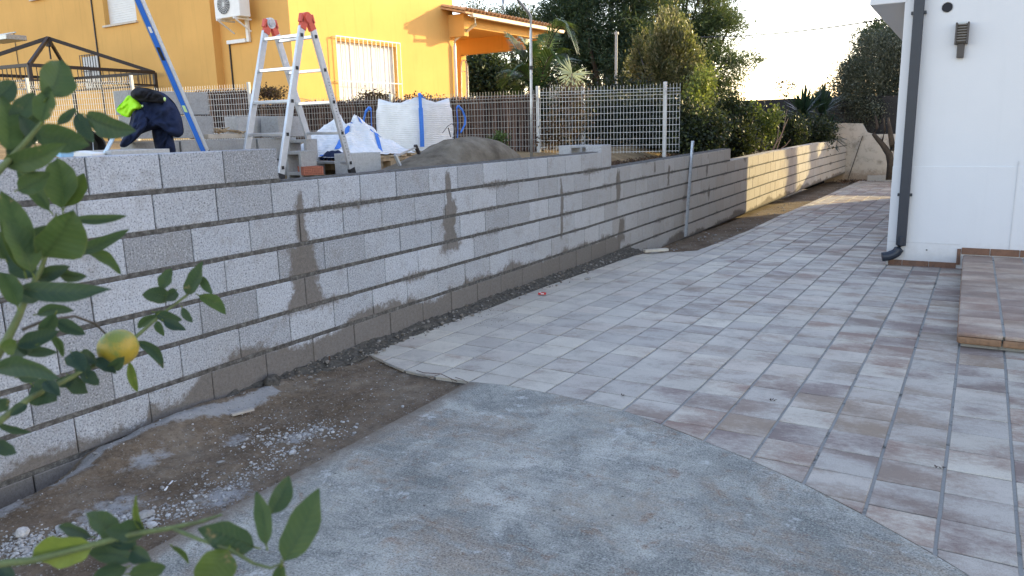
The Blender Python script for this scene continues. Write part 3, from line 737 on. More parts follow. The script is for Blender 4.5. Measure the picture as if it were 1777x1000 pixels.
# entrance step of the same tiles
st = thing('entrance_step', 'low raised step of brownish tiles with rounded double nosing against the white house', 'step', (3.74, 5.95, 0))
mbt = MB(); x0, y0 = 3.735, 5.93; HT = .112
for i in range(16):
    for j in range(14):
        u0 = x0 + i * .262 + (.014 if i else 0); u1 = x0 + (i + 1) * .262; v0 = y0 + j * .252 + (.003 if j else 0); v1 = min(9.43, y0 + (j + 1) * .252)
        if v0 > 9.42: continue
        z = HT + random.uniform(-.001, .001); tt = random.random()
        e0 = .014 if j == 0 else .006; ex = .014 if i == 0 else .004
        V = [(u0 + ex, v0 + e0, z), (u1 - .004, v0 + e0, z), (u1 - .004, v1 - .005, z), (u0 + ex, v1 - .005, z)]
        V2 = [(u0 + ex * .3, v0 + e0 * .3, z - .004 - .0), (u1, v0 + e0 * .3, z - .004), (u1, v1, z - .004), (u0 + ex * .3, v1, z - .004)]
        V3 = [(u0, v0, z - .016), (u1, v0, z - .016), (u1, v1, z - .016), (u0, v1, z - .016)]
        V4 = [(u0 + ex * .3, v0 + e0 * .3, z - .029), (u1, v0 + e0 * .3, z - .029), (u1, v1, z - .029), (u0 + ex * .3, v1, z - .029)]
        F = [(0, 1, 2, 3)] + [(4 * r + 4 + k, 4 * r + 4 + (k + 1) % 4, 4 * r + (k + 1) % 4, 4 * r + k) for r in range(3) for k in range(4)]
        mbt.add(V + V2 + V3 + V4, F, tt)
build('tread_tiles', mbt, M_STEP, st)
b = MB()
M_NOSE = plain('step_nosing_material', (.25, .145, .08), .75, .25, 30, bump=.3, dirt=(.12, .075, .05))
for i in range(16):
    b.box((x0 + .131 + i * .262, y0 + .015, .055), (.255, .034, .05))
for j in range(14): b.box((x0 + .015, y0 + .135 + j * .252, .055), (.034, .246, .05))
build('nosing', b, M_NOSE, st, bevel=.012)
b = MB()
for j in range(1, 14): b.box((x0 + 2.1, y0 + j * .252, HT - .006), (4.16, .012, .008))
for i in range(1, 16): b.box((x0 + i * .262 + .006, (y0 + 9.42) / 2, HT - .0075), (.02, 9.40 - y0, .008))
build('step_joints', b, M_GROUT, st)
b = MB(); b.box((x0 + 2.1, (y0 + 9.44) / 2 + .02, .048), (4.15, 9.42 - y0 - .03, .09)); build('core', b, M_GROUT, st)

# ------------------------------------------------------------------ garden end wall
bw = thing('garden_end_wall', 'flaking whitewashed wall closing the far end of the path', 'wall', (1.5, 26.3, -.2))
b = MB(); YW = 26.3
xa = -.2; b.add([(xa, YW, -.6), (9, YW, -.6), (9, YW, 1.12), (1.15, YW, 1.12), (.95, YW, 1.18), (.8, YW, 1.45), (xa, YW, 1.5), (xa, YW + .2, -.6), (9, YW + .2, -.6), (9, YW + .2, 1.12), (1.15, YW + .2, 1.12), (.95, YW + .2, 1.18), (.8, YW + .2, 1.45), (xa, YW + .2, 1.5)],
      [(0, 1, 2, 3, 4, 5, 6), (13, 12, 11, 10, 9, 8, 7), (2, 9, 10, 3), (3, 10, 11, 4), (4, 11, 12, 5), (5, 12, 13, 6), (6, 13, 7, 0), (1, 8, 9, 2)])
build('masonry', b, M_OLDWHITE, bw)
b = MB(); b.tube([at_y(1497, 236, YW - .06), at_y(1472, 310, YW - .06)], .012, 6); single('leaning_cane', b, plain('dark_cane_material', (.05, .045, .04), .8), 'thin dark cane leaning diagonally against the whitewashed end wall', 'cane')
# old brick pier left of it
b = MB(); p = at_y(1452, 232, 26.0)
for q in range(9):
    for r in range(2): b.box((p.x - .2 + r * .3 + (.05 if q % 2 else 0), 26.45, .35 + q * .11), (.285, .16, .105), tint=random.random())
single('brick_pier', b, M_BRICKW, 'weathered red brick pier behind the far end of the block wall', 'brick pier', bevel=.01)
# dark privacy screen behind everything
b = MB(); pts = [(-14, 22.6), (-8, 24.2), (-4, 25.6), (0.2, 27.0), (9, 27.3)]
scr = thing('privacy_screen', 'long dark privacy screen running behind the plants at the end of the plots', 'screen', (0, 27, 0))
for q in range(len(pts) - 1):
    (xa_, ya), (xb_, yb) = pts[q], pts[q + 1]; d = Vector((xb_ - xa_, yb - ya, 0)); n_ = max(1, int(d.length / .5))
    for k in range(n_):
        p0 = Vector((xa_, ya, 0)) + d * (k / n_); p1 = Vector((xa_, ya, 0)) + d * ((k + 1) / n_)
        h0 = 2.28 + .03 * fbm(p0.x, 0); h1 = 2.28 + .03 * fbm(p1.x, 0); of = Vector((0, .03 * (k % 2), 0)); th_ = Vector((0, .03, 0))
        V = [p0 + of - Vector((0, 0, .6)), p1 + of - Vector((0, 0, .6)), p1 + of + Vector((0, 0, h1)), p0 + of + Vector((0, 0, h0))]
        b.add(V + [v + th_ for v in V], [(0, 1, 2, 3), (7, 6, 5, 4), (3, 2, 6, 7), (0, 3, 7, 4), (1, 5, 6, 2)])
build('fabric', b, M_SCREEN, scr)
for (x, y) in pts: b = MB(); b.tube([(x, y - .03, -.4), (x, y - .03, 2.3)], .025, 8); build('post', b, M_DARKW, scr)

rh = thing('sun_blocking_house', 'unseen house volume added behind the white house to shade the far block wall', 'house', (5, 29, -.4))  # unseen volume, added to keep the sun off the far end of the wall
b = MB(); b.box((2.65, 32, 2.6), (1.5, 8, 6)); build('wall', b, M_WHITE, rh)
b = MB(); b.box((2.6, 32, 5.68), (1.7, 8.3, .16)); build('roof', b, M_TERRA, rh)
# ------------------------------------------------------------------ things on the terrace behind the wall
def grid_ring_block(lx, ly, lz, cuts_x, cuts_y, holes):
    """hollow block: plan grid with open cells, cores run along z; centred on x,y, base at z=0"""
    b = MB()
    nxx, nyy = len(cuts_x), len(cuts_y)
    solid = lambda i, j: 0 <= i < nxx - 1 and 0 <= j < nyy - 1 and (i, j) not in holes
    V = [(x, y, z) for z in (0, lz) for y in cuts_y for x in cuts_x]; F = []
    idx = lambda i, j, k: k * nxx * nyy + j * nxx + i
    for i in range(nxx - 1):
        for j in range(nyy - 1):
            if not solid(i, j): continue
            F.append((idx(i, j, 1), idx(i + 1, j, 1), idx(i + 1, j + 1, 1), idx(i, j + 1, 1)))
            F.append((idx(i, j, 0), idx(i, j + 1, 0), idx(i + 1, j + 1, 0), idx(i + 1, j, 0)))
            for (di, dj, a, c) in ((-1, 0, (i, j), (i, j + 1)), (1, 0, (i + 1, j + 1), (i + 1, j)), (0, -1, (i + 1, j), (i, j)), (0, 1, (i, j + 1), (i + 1, j + 1))):
                if not solid(i + di, j + dj): F.append((idx(*a, 0), idx(*c, 0), idx(*c, 1), idx(*a, 1))[::-1])
    b.add(V, F, .5); return b
M_LOOSE = plain('loose_block_material', (.37, .365, .35), .92, .16, 60, bump=.5, spec=.15, dirt=(.25, .24, .22))
M_LOOSE2 = plain('loose_block_pale_material', (.47, .46, .44), .92, .16, 60, bump=.5, spec=.15, dirt=(.33, .31, .28))
bp = grid_ring_block(.4, .195, .19, [-.198, -.168, -.015, .015, .168, .198], [-.097, -.067, .067, .097], {(1, 1), (3, 1)})
proto = single('hollow_block', bp, M_LOOSE, 'x', 'concrete block', 'loose hollow blocks stacked behind the wall', bevel=.003, local=True)
first = [True]
def block_at(x, y, z, rot=(0, 0, 90), label='', mat=None, group='loose hollow blocks stacked behind the wall'):
    if first[0]: o = proto; first[0] = False
    else: o = proto.copy(); COL.objects.link(o)
    o.location = (x, y, z); o.rotation_euler = tuple(R(a) for a in rot); o['label'] = label; o['group'] = group
    if mat is not None: o.data = o.data.copy(); o.data.materials[0] = mat
    return o
ORD = ['first', 'second', 'third', 'fourth', 'fifth', 'sixth', 'seventh', 'eighth']
# tower: two upper courses (blocks lie along y)
for k, (y, z, r) in enumerate([(4.18, 1.735, 91), (4.55, 1.735, 88), (4.2, 1.54, 90), (4.58, 1.535, 90)]):
    block_at(-2.27, y, z, (0, 0, r), ['left', 'right'][k % 2] + ' block of the ' + ['top', 'lower'][k // 2] + ' course of the small tower behind the jacket')
# the long stack
for k in range(5):
    if k < 4: block_at(-2.02 + .012 * (k % 2), 4.02 + k * .405, 1.325, (0, 0, 90 + random.uniform(-2, 2)), ORD[k] + ' block from the left in the top course of the long stack behind the ladder')
    block_at(-2.02, 4.0 + k * .405, 1.12, (0, 0, 90), ORD[k] + ' block from the left in the bottom course of the long stack behind the ladder')
    if k in (1, 2, 3, 4): block_at(-2.3, 4.0 + k * .4, 1.325, (0, 0, 90), ORD[k - 1] + ' block from the left in the rear row of the long stack behind the ladder')
block_at(-1.92, 5.56, 1.40, (90, 0, 12), 'block on its side with both cores showing at the right end of the long stack')
block_at(-1.93, 5.58, 1.12, (0, 0, 10), 'block set across the right end of the long stack under the one on its side')
block_at(-1.98, 5.42, 1.585 - .06, (0, 0, 100), 'block capping the right end of the long stack beside the collapsed bag')
p = at_x(433, 222, -2.2); block_at(p.x, p.y, 1.53, (0, 0, 84), 'pale block standing alone on top of the long stack between the ladder legs', M_LOOSE2)
p = at_x(508, 268, -1.5); block_at(p.x, p.y, 1.2, (0, 90, 90), 'block standing on end right beside the near ladder foot', M_LOOSE)
p = at_x(622, 290, -1.28); block_at(p.x, p.y, 1.17, (0, 0, 80), 'pale block under the edge of the pallet beside the right ladder foot', M_LOOSE2)
# block lying on the new wall near the half block, and by the jacket
p = at_x(990, 266, -.55); block_at(p.x, p.y, 1.235, (90, 0, 70), 'block lying just behind the wall top with an open core facing the path', M_LOOSE2)
p = at_x(232, 262, -1.1); block_at(p.x, p.y, 1.28, (0, 0, 84), 'pale block under the hanging jacket behind the wall top', M_LOOSE2)
p = at_x(196, 262, -1.5); block_at(p.x, p.y, 1.28, (0, 0, 98), 'block left of the one under the jacket, half hidden by lemon leaves', M_LOOSE)

# board on the stack
b = MB(); b.box((-2.25, 4.98, 1.545), (.26, .62, .04)); single('wooden_board', b, plain('bleached_board_material', (.55, .47, .37), .85, .15, 20), 'pale bleached board lying on top of the long block stack', 'board', bevel=.003)
b = MB()
for q in range(26):
    c = Vector((-2.2 + random.uniform(-.08, .1), 4.98 + random.uniform(-.16, .16), 1.575 + random.uniform(0, .03))); a = random.uniform(0, 3.14); d = Vector((math.cos(a) * .05, math.sin(a) * .05, random.uniform(-.02, .02))); b.bar(c - d, c + d, .012, .008)
single('wood_chips', b, M_WOOD, 'small heap of broken wood strips on the bleached board', 'wood scraps', kind='stuff')

# pallets
def pallet(cx, cy, z, rz, label):
    t = thing('pallet', label, 'pallet', (cx, cy, z), R(rz), 'wooden pallets')
    for q in range(5):
        b = MB(); b.box((0, -.42 + q * .21, .13), (1.0, .11, .02)); build('deck_board', b, M_WOOD, t, local=True, bevel=.002)
    for q in (-.44, 0, .44):
        b = MB(); b.box((q, 0, .10), (.09, .96, .035)); build('stringer', b, M_WOOD, t, local=True, bevel=.002)
        for r in (-.42, 0, .42):
            b = MB(); b.box((q, r, .048), (.09, .1, .07)); build('foot_block', b, M_WOOD, t, local=True, bevel=.002)
    return t
pallet(-1.95, 6.35, 1.17, 8, 'wooden pallet under the collapsed white bag behind the ladder')
pallet(-2.1, 7.75, 1.17, 2, 'wooden pallet carrying the full bulk bag')
b = MB(); p = at_x(510, 292, -1.3)
for r in range(3):
    for q in range(7):
        pass
b = grid_ring_block(.24, .11, .24, [-.12 + k * .24 / 22 for k in range(23)], [-.05 + k * .1 / 10 for k in range(11)], {(i, j) for i in range(1, 22, 2) for j in range(1, 10, 2)})
o = single('hollow_brick', b, M_BRICKR, 'red perforated clay brick lying between the ladder feet', 'brick', local=True); p = at_d(534, 297, 7.0)
o.location = (p.x, p.y, 1.225); o.scale = (.75, .75, .75); o.rotation_euler = (R(90), 0, R(62))

# full bulk bag
BX, BY, BZ = -1.89, 7.5, 1.315
def _bag():
    t = NT('woven_bag_material'); c = t.coord(); w = t.node('ShaderNodeTexWave', wave_type='BANDS', bands_direction='Z'); t.l.new(c, w.inputs[0]); w.inputs['Scale'].default_value = 14; w.inputs['Distortion'].default_value = 3.5; w.inputs['Detail'].default_value = 3; w.inputs['Detail Scale'].default_value = 1.5
    n = t.noise(c, 6, 5, .6); k = t.ramp(n, [(.3, (.66, .66, .64)), (.7, (.8, .8, .79))]); t.bump(t.math('ADD', w.outputs['Fac'], t.math('MULTIPLY', n, 1.5)), .35, .012); return t.fin(k, .6, .35)
M_BAG = _bag()
bag = thing('bulk_bag', 'full white woven bulk bag with blue corner straps standing on a pallet', 'bulk bag', (BX - .375, BY + .375, BZ))
b = MB(); W2 = .375; nh = 22; na = 56; V = []
for k in range(nh + 1):
    v = k / nh
    for a in range(na):
        th_ = 2 * math.pi * a / na; cx_, sy_ = math.cos(th_), math.sin(th_); pw = 5.0 if v < .9 else 4
        rr = (abs(cx_) ** pw + abs(sy_) ** pw) ** (-1 / pw)
        bul = 1 + .035 * math.sin(math.pi * v) + .012 * fbm(cx_ * 2, sy_ * 2, v * 3)
        x, y = cx_ * rr * W2 * bul, sy_ * rr * W2 * bul
        crn = min(1, (abs(cx_ * sy_) * 2) ** 6); cr1 = crn * (1 if v > .8 else 0)
        z = .57 * v + (.055 * crn + .028 * fbm(cx_ * 2.5, sy_ * 2.5, 4) if v > .99 else 0) + (.006 * fbm(cx_ * 5, sy_ * 5, v * 6))
        if v > .97: x *= .985; y *= .985
        x += .006 * fbm(cx_ * 3, v * 14, sy_ * 3); y += .006 * fbm(sy_ * 3, v * 14, cx_ * 3)
        V.append((x, y, z))
F = [(k * na + a, k * na + (a + 1) % na, (k + 1) * na + (a + 1) % na, (k + 1) * na + a) for k in range(nh) for a in range(na)]
V.append((0, 0, .50)); F += [(nh * na + a, nh * na + (a + 1) % na, len(V) - 1) for a in range(na)]
b.add(V, F); build('bag_body', b, M_BAG, bag, local=True, smooth=True)
for sx, sy in ((1, -1), (-1, -1), (1, 1), (-1, 1)):
    b = MB(); P0 = Vector((sx * W2 * .93, sy * W2 * .93, .0)); loop = []
    ox, oy = (sx, sy)
    base = [(.93, .05), (.965, .2), (.975, .35), (.96, .5), (.93, .64)]
    pts = [Vector((sx * W2 * q * 1.0, sy * W2 * q * 1.0, z)) for q, z in base]
    if (sx, sy) != (1, -1):
        pts = pts[:-1]
        dx = Vector((sx if sy < 0 or sx > 0 else sx, 0, 0)) if (sx, sy) != (1, 1) else Vector((.3, 1, 0))
        pts += [pts[-1] + dx * .03 + Vector((0, 0, .03)), pts[-1] + dx * .09 + Vector((0, 0, -.02)), pts[-1] + dx * .13 + Vector((0, 0, -.12)), pts[-1] + dx * .12 + Vector((0, 0, -.2)), pts[-1] + dx * .05 + Vector((0, 0, -.3))]
    else: pts += [pts[-1] + Vector((-.03, .03, .02)), pts[-1] + Vector((-.05, .14, -.04))]
    for q in range(len(pts) - 1):
        b.bar(pts[q] + Vector((sx * .014, sy * .014, 0)) * (1 if q < 5 else 1), pts[q + 1] + Vector((sx * .014, sy * .014, 0)), .05 if q < 3 else .035, .006 if q < 3 else .02, up=(sx, sy, .1))
    build('strap', b, M_BLUEW, bag, local=True, smooth=False)

# collapsed empty bag
cb = thing('collapsed_bag', 'crumpled empty white bulk bag with blue stripes slumped on the pallet behind the ladder', 'bulk bag', (-2.0, 6.25, 1.31))
b = MB(); n = 60; V = []
def hb(x, y):
    r = max(abs(x) / .46, abs(y) / .5)
    h = .36 * max(0, 1 - (abs(x + .0) / .5) ** 1.6) * max(0, 1 - (abs(y - .08) / .62) ** 1.5)
    cre = abs(fbm(x * 3.2 + y * 2, y * 2.3 - x, 2, 3)); h += .13 * (1 - min(1, cre * 4)) * (h / .36) - .05 * (h / .36)
    h += .03 * fbm(x * 9, y * 9, 6)
    return max(0.0, h * (1 + .2 * y))
for j in range(n + 1):
    for i in range(n + 1):
        x = (i / n - .5) * 1.0; y = (j / n - .5) * 1.24; r = max(abs(x) / .5, abs(y) / .62); 
        V.append((x * (1 + .07 * fbm(y * 3, x * 3, 2)), y * (1 + .07 * fbm(x * 4, y * 4, 9)), hb(x, y) + .012 + (.02 * fbm(x * 6, y * 6, 3) if r > .8 else 0)))
b.add(V, [(j * (n + 1) + i, j * (n + 1) + i + 1, (j + 1) * (n + 1) + i + 1, (j + 1) * (n + 1) + i) for j in range(n) for i in range(n)])
build('bag_cloth', b, M_BAG, cb, local=True, smooth=False)
for (xa_, ya_, xb_, yb_) in ((.30, -.42, .12, .02), (.47, .05, .16, .3), (.2, .4, .0, .1), (.45, -.5, .2, -.55)):
    b = MB(); q0 = None; m_ = 10; V = []
    for k in range(m_ + 1):
        x = xa_ + (xb_ - xa_) * k / m_; y = ya_ + (yb_ - ya_) * k / m_; dv = Vector((-(yb_ - ya_), xb_ - xa_)).normalized() * .022
        for sgn in (-1, 1): V.append((x + dv.x * sgn, y + dv.y * sgn, hb(x + dv.x * sgn, y + dv.y * sgn) + .022))
    b.add(V, [(2 * k, 2 * k + 1, 2 * k + 3, 2 * k + 2) for k in range(m_)]); build('blue_stripe', b, M_BLUEW, cb, local=True)
# dark blue rag under the bag
b = MB(); V = []; n = 16
for j in range(n + 1):
    for i in range(n + 1): V.append(((i / n - .5) * .3, (j / n - .5) * .3, .08 * max(0, 1 - ((i / n - .5) ** 2 + (j / n - .5) ** 2) * 4) + .04 * fbm(i * .4, j * .4, 3)))
b.add(V, [(j * (n + 1) + i, j * (n + 1) + i + 1, (j + 1) * (n + 1) + i + 1, (j + 1) * (n + 1) + i) for j in range(n) for i in range(n)])
M_NAVY = NT('navy_cloth_material')
def _nv():
    t = M_NAVY; c = t.coord(); n = t.noise(c, 22, 5, .6); k = t.mix(n, (.007, .011, .028), (.022, .034, .085)); t.bump(t.noise(c, 9, 4, .6), .5, .02); return t.fin(k, .85, .2)
M_NAVY = _nv()
o = single('blue_rag', b, M_NAVY, 'dark blue rag between the block stack and the collapsed bag', 'rag', smooth=True); o.location = (-1.68, 5.78, 1.3)

# sand / mortar heap
def _sand():
    t = NT('damp_mortar_sand_material'); c = t.pos(); n = t.noise(c, 5, 6, .65); s2 = t.noise(c, 110, 3, .7)
    k = t.ramp(n, [(.3, (.10, .082, .06)), (.5, (.17, .142, .105)), (.7, (.25, .215, .165))]); k = t.mix(t.rng(s2, .32, .46, .4, 0), k, (.05, .045, .04)); t.bump(t.math('ADD', s2, n), .5, .008); return t.fin(k, .95, .12)
b = MB(); V = []; nY, nX = 90, 40
def heap(x, y):    # x in [-.7,.25], y 5.5..7.35
    rid = interp(y, [(5.45, 0), (5.6, .045), (5.85, .12), (6.05, .185), (6.25, .265), (6.4, .285), (6.8, .285), (7.0, .25), (7.13, .17), (7.24, 0)])
    w = max(0.0, 1 - (abs(x + .0) / .35) ** 2) if rid > 0 else 0
    return rid * (w ** .55) * (1 + .12 * fbm(x * 4, y * 3, 1)) + .012 * fbm(x * 14, y * 14, 4) * (w > 0)
for j in range(nY + 1):
    for i in range(nX + 1):
        x = -.38 + .76 * i / nX; y = 5.42 + 1.88 * j / nY; V.append((-.66 + x, y, 1.19 + heap(x, y)))
b.add(V, [(j * (nX + 1) + i, j * (nX + 1) + i + 1, (j + 1) * (nX + 1) + i + 1, (j + 1) * (nX + 1) + i) for j in range(nY) for i in range(nX)])
single('mortar_heap', b, _sand(), 'smooth dark heap of wet mortar sand just behind the wall top', 'sand heap', smooth=True)
# mixing trough edge handle
tr = thing('block_clamp', 'small grey metal clamp handle lying on the left slope of the mortar heap', 'clamp', tuple(at_x(700, 275, -.75)))
A = at_x(688, 271, -.78); B = at_x(722, 256, -.74)
b = MB(); b.bar(A, B, .016, .016); build('handle', b, M_GALV, tr)
b = MB(); b.bar(A + Vector((0, -.02, .012)), A + Vector((.01, .035, -.09)), .03, .018); build('jaw', b, M_ALUD, tr)
b = MB(); b.bar(B + Vector((0, -.01, .022)), B + Vector((0, .04, -.06)), .03, .02); build('jaw', b, M_DARKW, tr)
b = MB(); pts = [(782, 238), (778, 222), (777, 219), (768, 231)]
b.tube([at_x(x, y, -.68) for x, y in pts[:2]], .005, 6)
b.tube([at_x(x, y, -.68) for x, y in ((768, 231), (777, 219), (784, 215), (790, 219), (794, 226), (792, 233), (785, 240))], .003, 6)
single('wire_loop', b, M_DARKW, 'thin bent wire loop sticking out of the top of the mortar heap', 'wire')

# galvanised shower-like bent pole
b = MB(); px = -.5
b.tube([at_x(922, 285, px), at_x(922, 180, px), at_x(921, 60, px), at_x(921, 30, px), at_x(917, 22, px), at_x(897, -2, px), at_x(893, -7, px), at_x(884, -9, px), at_x(876, -6, px), at_x(873, 2, px), at_x(872.5, 18, px)], .0155, 10)
pole = thing('bent_pole', 'tall galvanised pole with a hooked top rising behind the wall', 'pole', tuple(at_x(922, 285, px)))
build('pole_tube', b, M_GALV, pole, smooth=True)
b = MB(); q = at_x(921.5, 118, px); b.tube([q - Vector((0, 0, .02)), q + Vector((0, 0, .02))], .022, 10); build('tape_band', b, M_BLACK, pole)

# step ladder
lad = thing('folding_ladder', 'aluminium folding ladder with red hinges standing open behind the wall', 'ladder', (-1.475, 5.1, 1.17))
H = [Vector((-1.75, 5.15, 2.515)), Vector((-1.2, 5.04, 2.50))]
feet = {}
for hi, h in enumerate(H):
    for sg in (-1, 1):
        ft = Vector((h.x - .0, h.y + sg * (.47 if hi == 0 else .445), 1.17)); top = h + Vector((0, sg * .062, -.075)); feet[(hi, sg)] = (top, ft)
        b = MB(); b.bar(top, ft, .026, .062, up=(0, sg, .3)); 
        b.v = b.v; o = build('stile', b, M_ALUD, lad, bevel=.003)
        o['label'] = ('left' if hi == 0 else 'right') + ' stile of the ' + ('near' if sg < 0 else 'far') + ' ladder section'
        b = MB(); b.bar(ft + (top - ft).normalized() * .0, ft + (top - ft).normalized() * .06, .034, .07, up=(0, sg, .3)); build('foot', b, M_BLACK, lad, bevel=.003)
        b = MB(); e = h + Vector((0, sg * .052, -.02)); b.bar(h + Vector((0, sg * .02, .0)), top + Vector((0, 0, -.02)), .036, .066, up=(0, sg, .3)); b.box(h + Vector((0, sg * .06, -.005)), (.036, .035, .075), Matrix.Rotation(sg * R(18), 3, 'X'))
        build('hinge_cap', b, M_REDPL, lad, bevel=.004)
    xo = .022
    b = MB(); b.tube([h + Vector((-.02, 0, .0)), h + Vector((.02, 0, 0))], .047, 24); build('hinge_disc', b, M_ALU if hi == 0 else M_REDPL, lad)
    b = MB(); b.tube([h + Vector((.018, 0, 0)), h + Vector((.028, 0, 0))], .033 if hi == 0 else .04, 20); build('hinge_hub', b, plain('hinge_silver_material', (.5, .5, .52), .35, .3, 40, .7) if hi == 0 else M_REDPL, lad)
for sg in (-1, 1):
    for k in range(5):
        f = .055 + k * .215
        A = feet[(0, sg)][0].lerp(feet[(0, sg)][1], f); B = feet[(1, sg)][0].lerp(feet[(1, sg)][1], f)
        b = MB(); b.bar(A, B, .03, .026, up=(0, 0, 1)); build('rung', b, M_ALU, lad, bevel=.003)
        b = MB(); b.bar(B + Vector((.008, 0, 0)), B + Vector((.0175, 0, 0)), .026, .028); build('rung_plug', b, M_BLACK, lad)
# printed label on the right stile
top, ft = feet[(1, 1)]
b = MB()
for k in range(26):
    f = .33 + k * .022; c = top.lerp(ft, f) + Vector((.0145, random.uniform(-.008, .008), 0)); b.box(c, (.001, random.uniform(.006, .022), .005))
build('printed_label', b, M_BLACK, lad)

# long blue spirit level
lv = thing('spirit_level', 'long blue spirit level leaning up from behind the wall top', 'spirit level', tuple(at_x(355, 262, -.24)))
A = at_d(357, 266, 5.6); B = at_d(233, -20, 4.9); nrm = (CAM - (A + B) / 2).normalized(); ax = (B - A).normalized(); side = ax.cross(nrm).normalized()
b = MB(); b.bar(A, B, .026, .052, up=tuple((nrm * .8 + side * .62).normalized())); build('rail', b, M_BLUE, lv, bevel=.002)
up2 = (nrm * .8 + side * .62).normalized(); xx = ax.cross(up2).normalized()
sgn = 1 if xx.dot(nrm) > 0 else -1; off = xx * sgn
edge = -up2 if False else up2
b = MB(); b.bar(A - side * 0 + up2 * -.029, B + up2 * -.029, .027, .007, up=tuple(up2)); build('milled_edge', b, M_ALU, lv)
b = MB(); b.bar(A + up2 * .029, B + up2 * .029, .027, .007, up=tuple(up2)); build('milled_edge', b, M_ALU, lv)
b = MB(); b.bar(A - ax * .006, A + ax * .022, .032, .066, up=tuple(up2)); build('end_cap', b, M_BLACK, lv)
c0 = A.lerp(B, .60); b = MB(); b.bar(c0, c0 + ax * .09, .029, .03, up=tuple(up2)); build('vial_window', b, M_BLACK, lv)
c0 = A.lerp(B, .28); b = MB(); b.bar(c0, c0 + ax * .05, .03, .03, up=tuple(up2)); build('end_vial', b, plain('vial_green_material', (.55, .75, .35), .3), lv)
c0 = A.lerp(B, .76); b = MB(); b.bar(c0, c0 + ax * .04, .029, .024, up=tuple(up2)); build('badge', b, M_PVCW, lv)

# work jacket draped over the blocks
jk = thing('work_jacket', 'navy work jacket with fluorescent yellow panel draped over the blocks', 'jacket', tuple(at_d(262, 262, 5.9)))
def cloth_lump(poly, depth, thick, seed, folds=5):
    """closed, folded lump of cloth: an outline given real depth, both sides bulged"""
    cxp = sum(p[0] for p in poly) / len(poly); cyp = sum(p[1] for p in poly) / len(poly)
    n = 9; pts = []
    for i in range(len(poly)):
        (x0, y0), (x1, y1) = poly[i], poly[(i + 1) % len(poly)]
        for k in range(4): pts.append((x0 + (x1 - x0) * k / 4, y0 + (y1 - y0) * k / 4))
    # smooth the outline a little
    for _ in range(2): pts = [((pts[i - 1][0] + 2 * pts[i][0] + pts[(i + 1) % len(pts)][0]) / 4, (pts[i - 1][1] + 2 * pts[i][1] + pts[(i + 1) % len(pts)][1]) / 4) for i in range(len(pts))]
    m_ = len(pts); V = []; b = MB()
    for side_ in (1, -1):
        for r in range(n + 1):
            q = r / n
            for (x, y) in pts:
                px_, py_ = cxp + (x - cxp) * (1 - q), cyp + (y - cyp) * (1 - q)
                bul = math.sqrt(max(0, 1 - (1 - q) ** 2)) * thick * side_
                w = .03 * fbm(px_ * .045 + seed, py_ * .03, seed, 2) + .16 * (abs(fbm(px_ * .055 + py_ * .04 + seed, py_ * .022 - px_ * .02, seed * 2, 2)) - .15) * min(1, q * 2.5) + .008 * fbm(px_ * .2, py_ * .2, seed, 2)
                V.append(at_d(px_, py_, depth - bul - w * side_))
    F = []
    for side_ in (0, 1):
        o = side_ * (n + 1) * m_
        for r in range(n):
            for i in range(m_):
                f = (o + r * m_ + i, o + r * m_ + (i + 1) % m_, o + (r + 1) * m_ + (i + 1) % m_, o + (r + 1) * m_ + i); F.append(f if side_ else f[::-1])
    b.add(V, F); return b
build('back_panel', cloth_lump([(228, 157), (240, 151), (262, 155), (285, 161), (305, 180), (316, 205), (320, 232), (310, 240), (296, 236), (286, 222), (262, 226), (240, 235), (226, 245), (212, 256), (208, 248), (222, 225), (228, 200), (232, 185)], 5.95, .13, 3), M_NAVY, jk, smooth=True)
build('trouser_leg', cloth_lump([(262, 222), (285, 214), (298, 226), (306, 262), (303, 268), (272, 268), (266, 245)], 5.98, .07, 5), M_NAVY, jk, smooth=True)
build('hood', cloth_lump([(226, 160), (236, 151), (258, 153), (276, 160), (288, 170), (285, 180), (266, 178), (240, 176), (228, 170)], 5.82, .07, 8), plain('black_cloth_material', (.007, .007, .01), .9, .3, 12), jk, smooth=True)
build('sleeve', cloth_lump([(236, 190), (252, 190), (258, 215), (240, 240), (218, 257), (207, 255), (210, 244), (226, 225)], 5.8, .06, 13), M_NAVY, jk, smooth=True)
build('yellow_panel', cloth_lump([(222, 164), (234, 170), (247, 184), (243, 190), (232, 192), (226, 205), (214, 202), (200, 192), (207, 182), (214, 176)], 5.83, .05, 9), plain('fluorescent_yellow_material', (.42, .85, .02), .7, .06), jk, smooth=True)
for (x, y, r) in ((286, 172, 5), (247, 184, 3)):
    b = MB(); q = at_d(x, y, 5.74); V, F = stone((0, 0, 0), r * 5.74 / 1342, (1, .4, .8), x, 1); b.add([q + Vector(v) for v in V], F); build('reflective_tab', b, plain('reflective_tab_material', (.6, .8, .3), .5), jk)

# odds and ends behind the left end of the wall
def barthing(name, pa, pb, depth, w, h, mat, lab, cat):
    A = at_d(*pa, depth); B = at_d(*pb, depth); b = MB(); b.bar(A, B, w, h, up=(0, 0, 1)); return single(name, b, mat, lab, cat, bevel=.003)
barthing('white_plank', (178, 274), (197, 238), 5.0, .05, .02, plain('pale_blue_plastic_material', (.55, .68, .8), .4), 'pale blue plastic strip leaning beside the jacket behind the wall', 'plastic strip')
barthing('white_tray', (135, 266), (172, 270), 4.9, .16, .03, M_PVCW, 'white plastic tray on its side on the wall top left of the jacket', 'tray')
barthing('plastic_basin', (100, 262), (118, 266), 4.6, .12, .05, plain('light_blue_plastic_material', (.3, .55, .8), .4), 'light blue plastic basin edge behind the lemon leaves on the wall top', 'basin')
bk2 = thing('mortar_bucket', 'black mortar bucket tipped on its side behind the left part of the wall', 'bucket', tuple(at_d(150, 262, 5.6)))
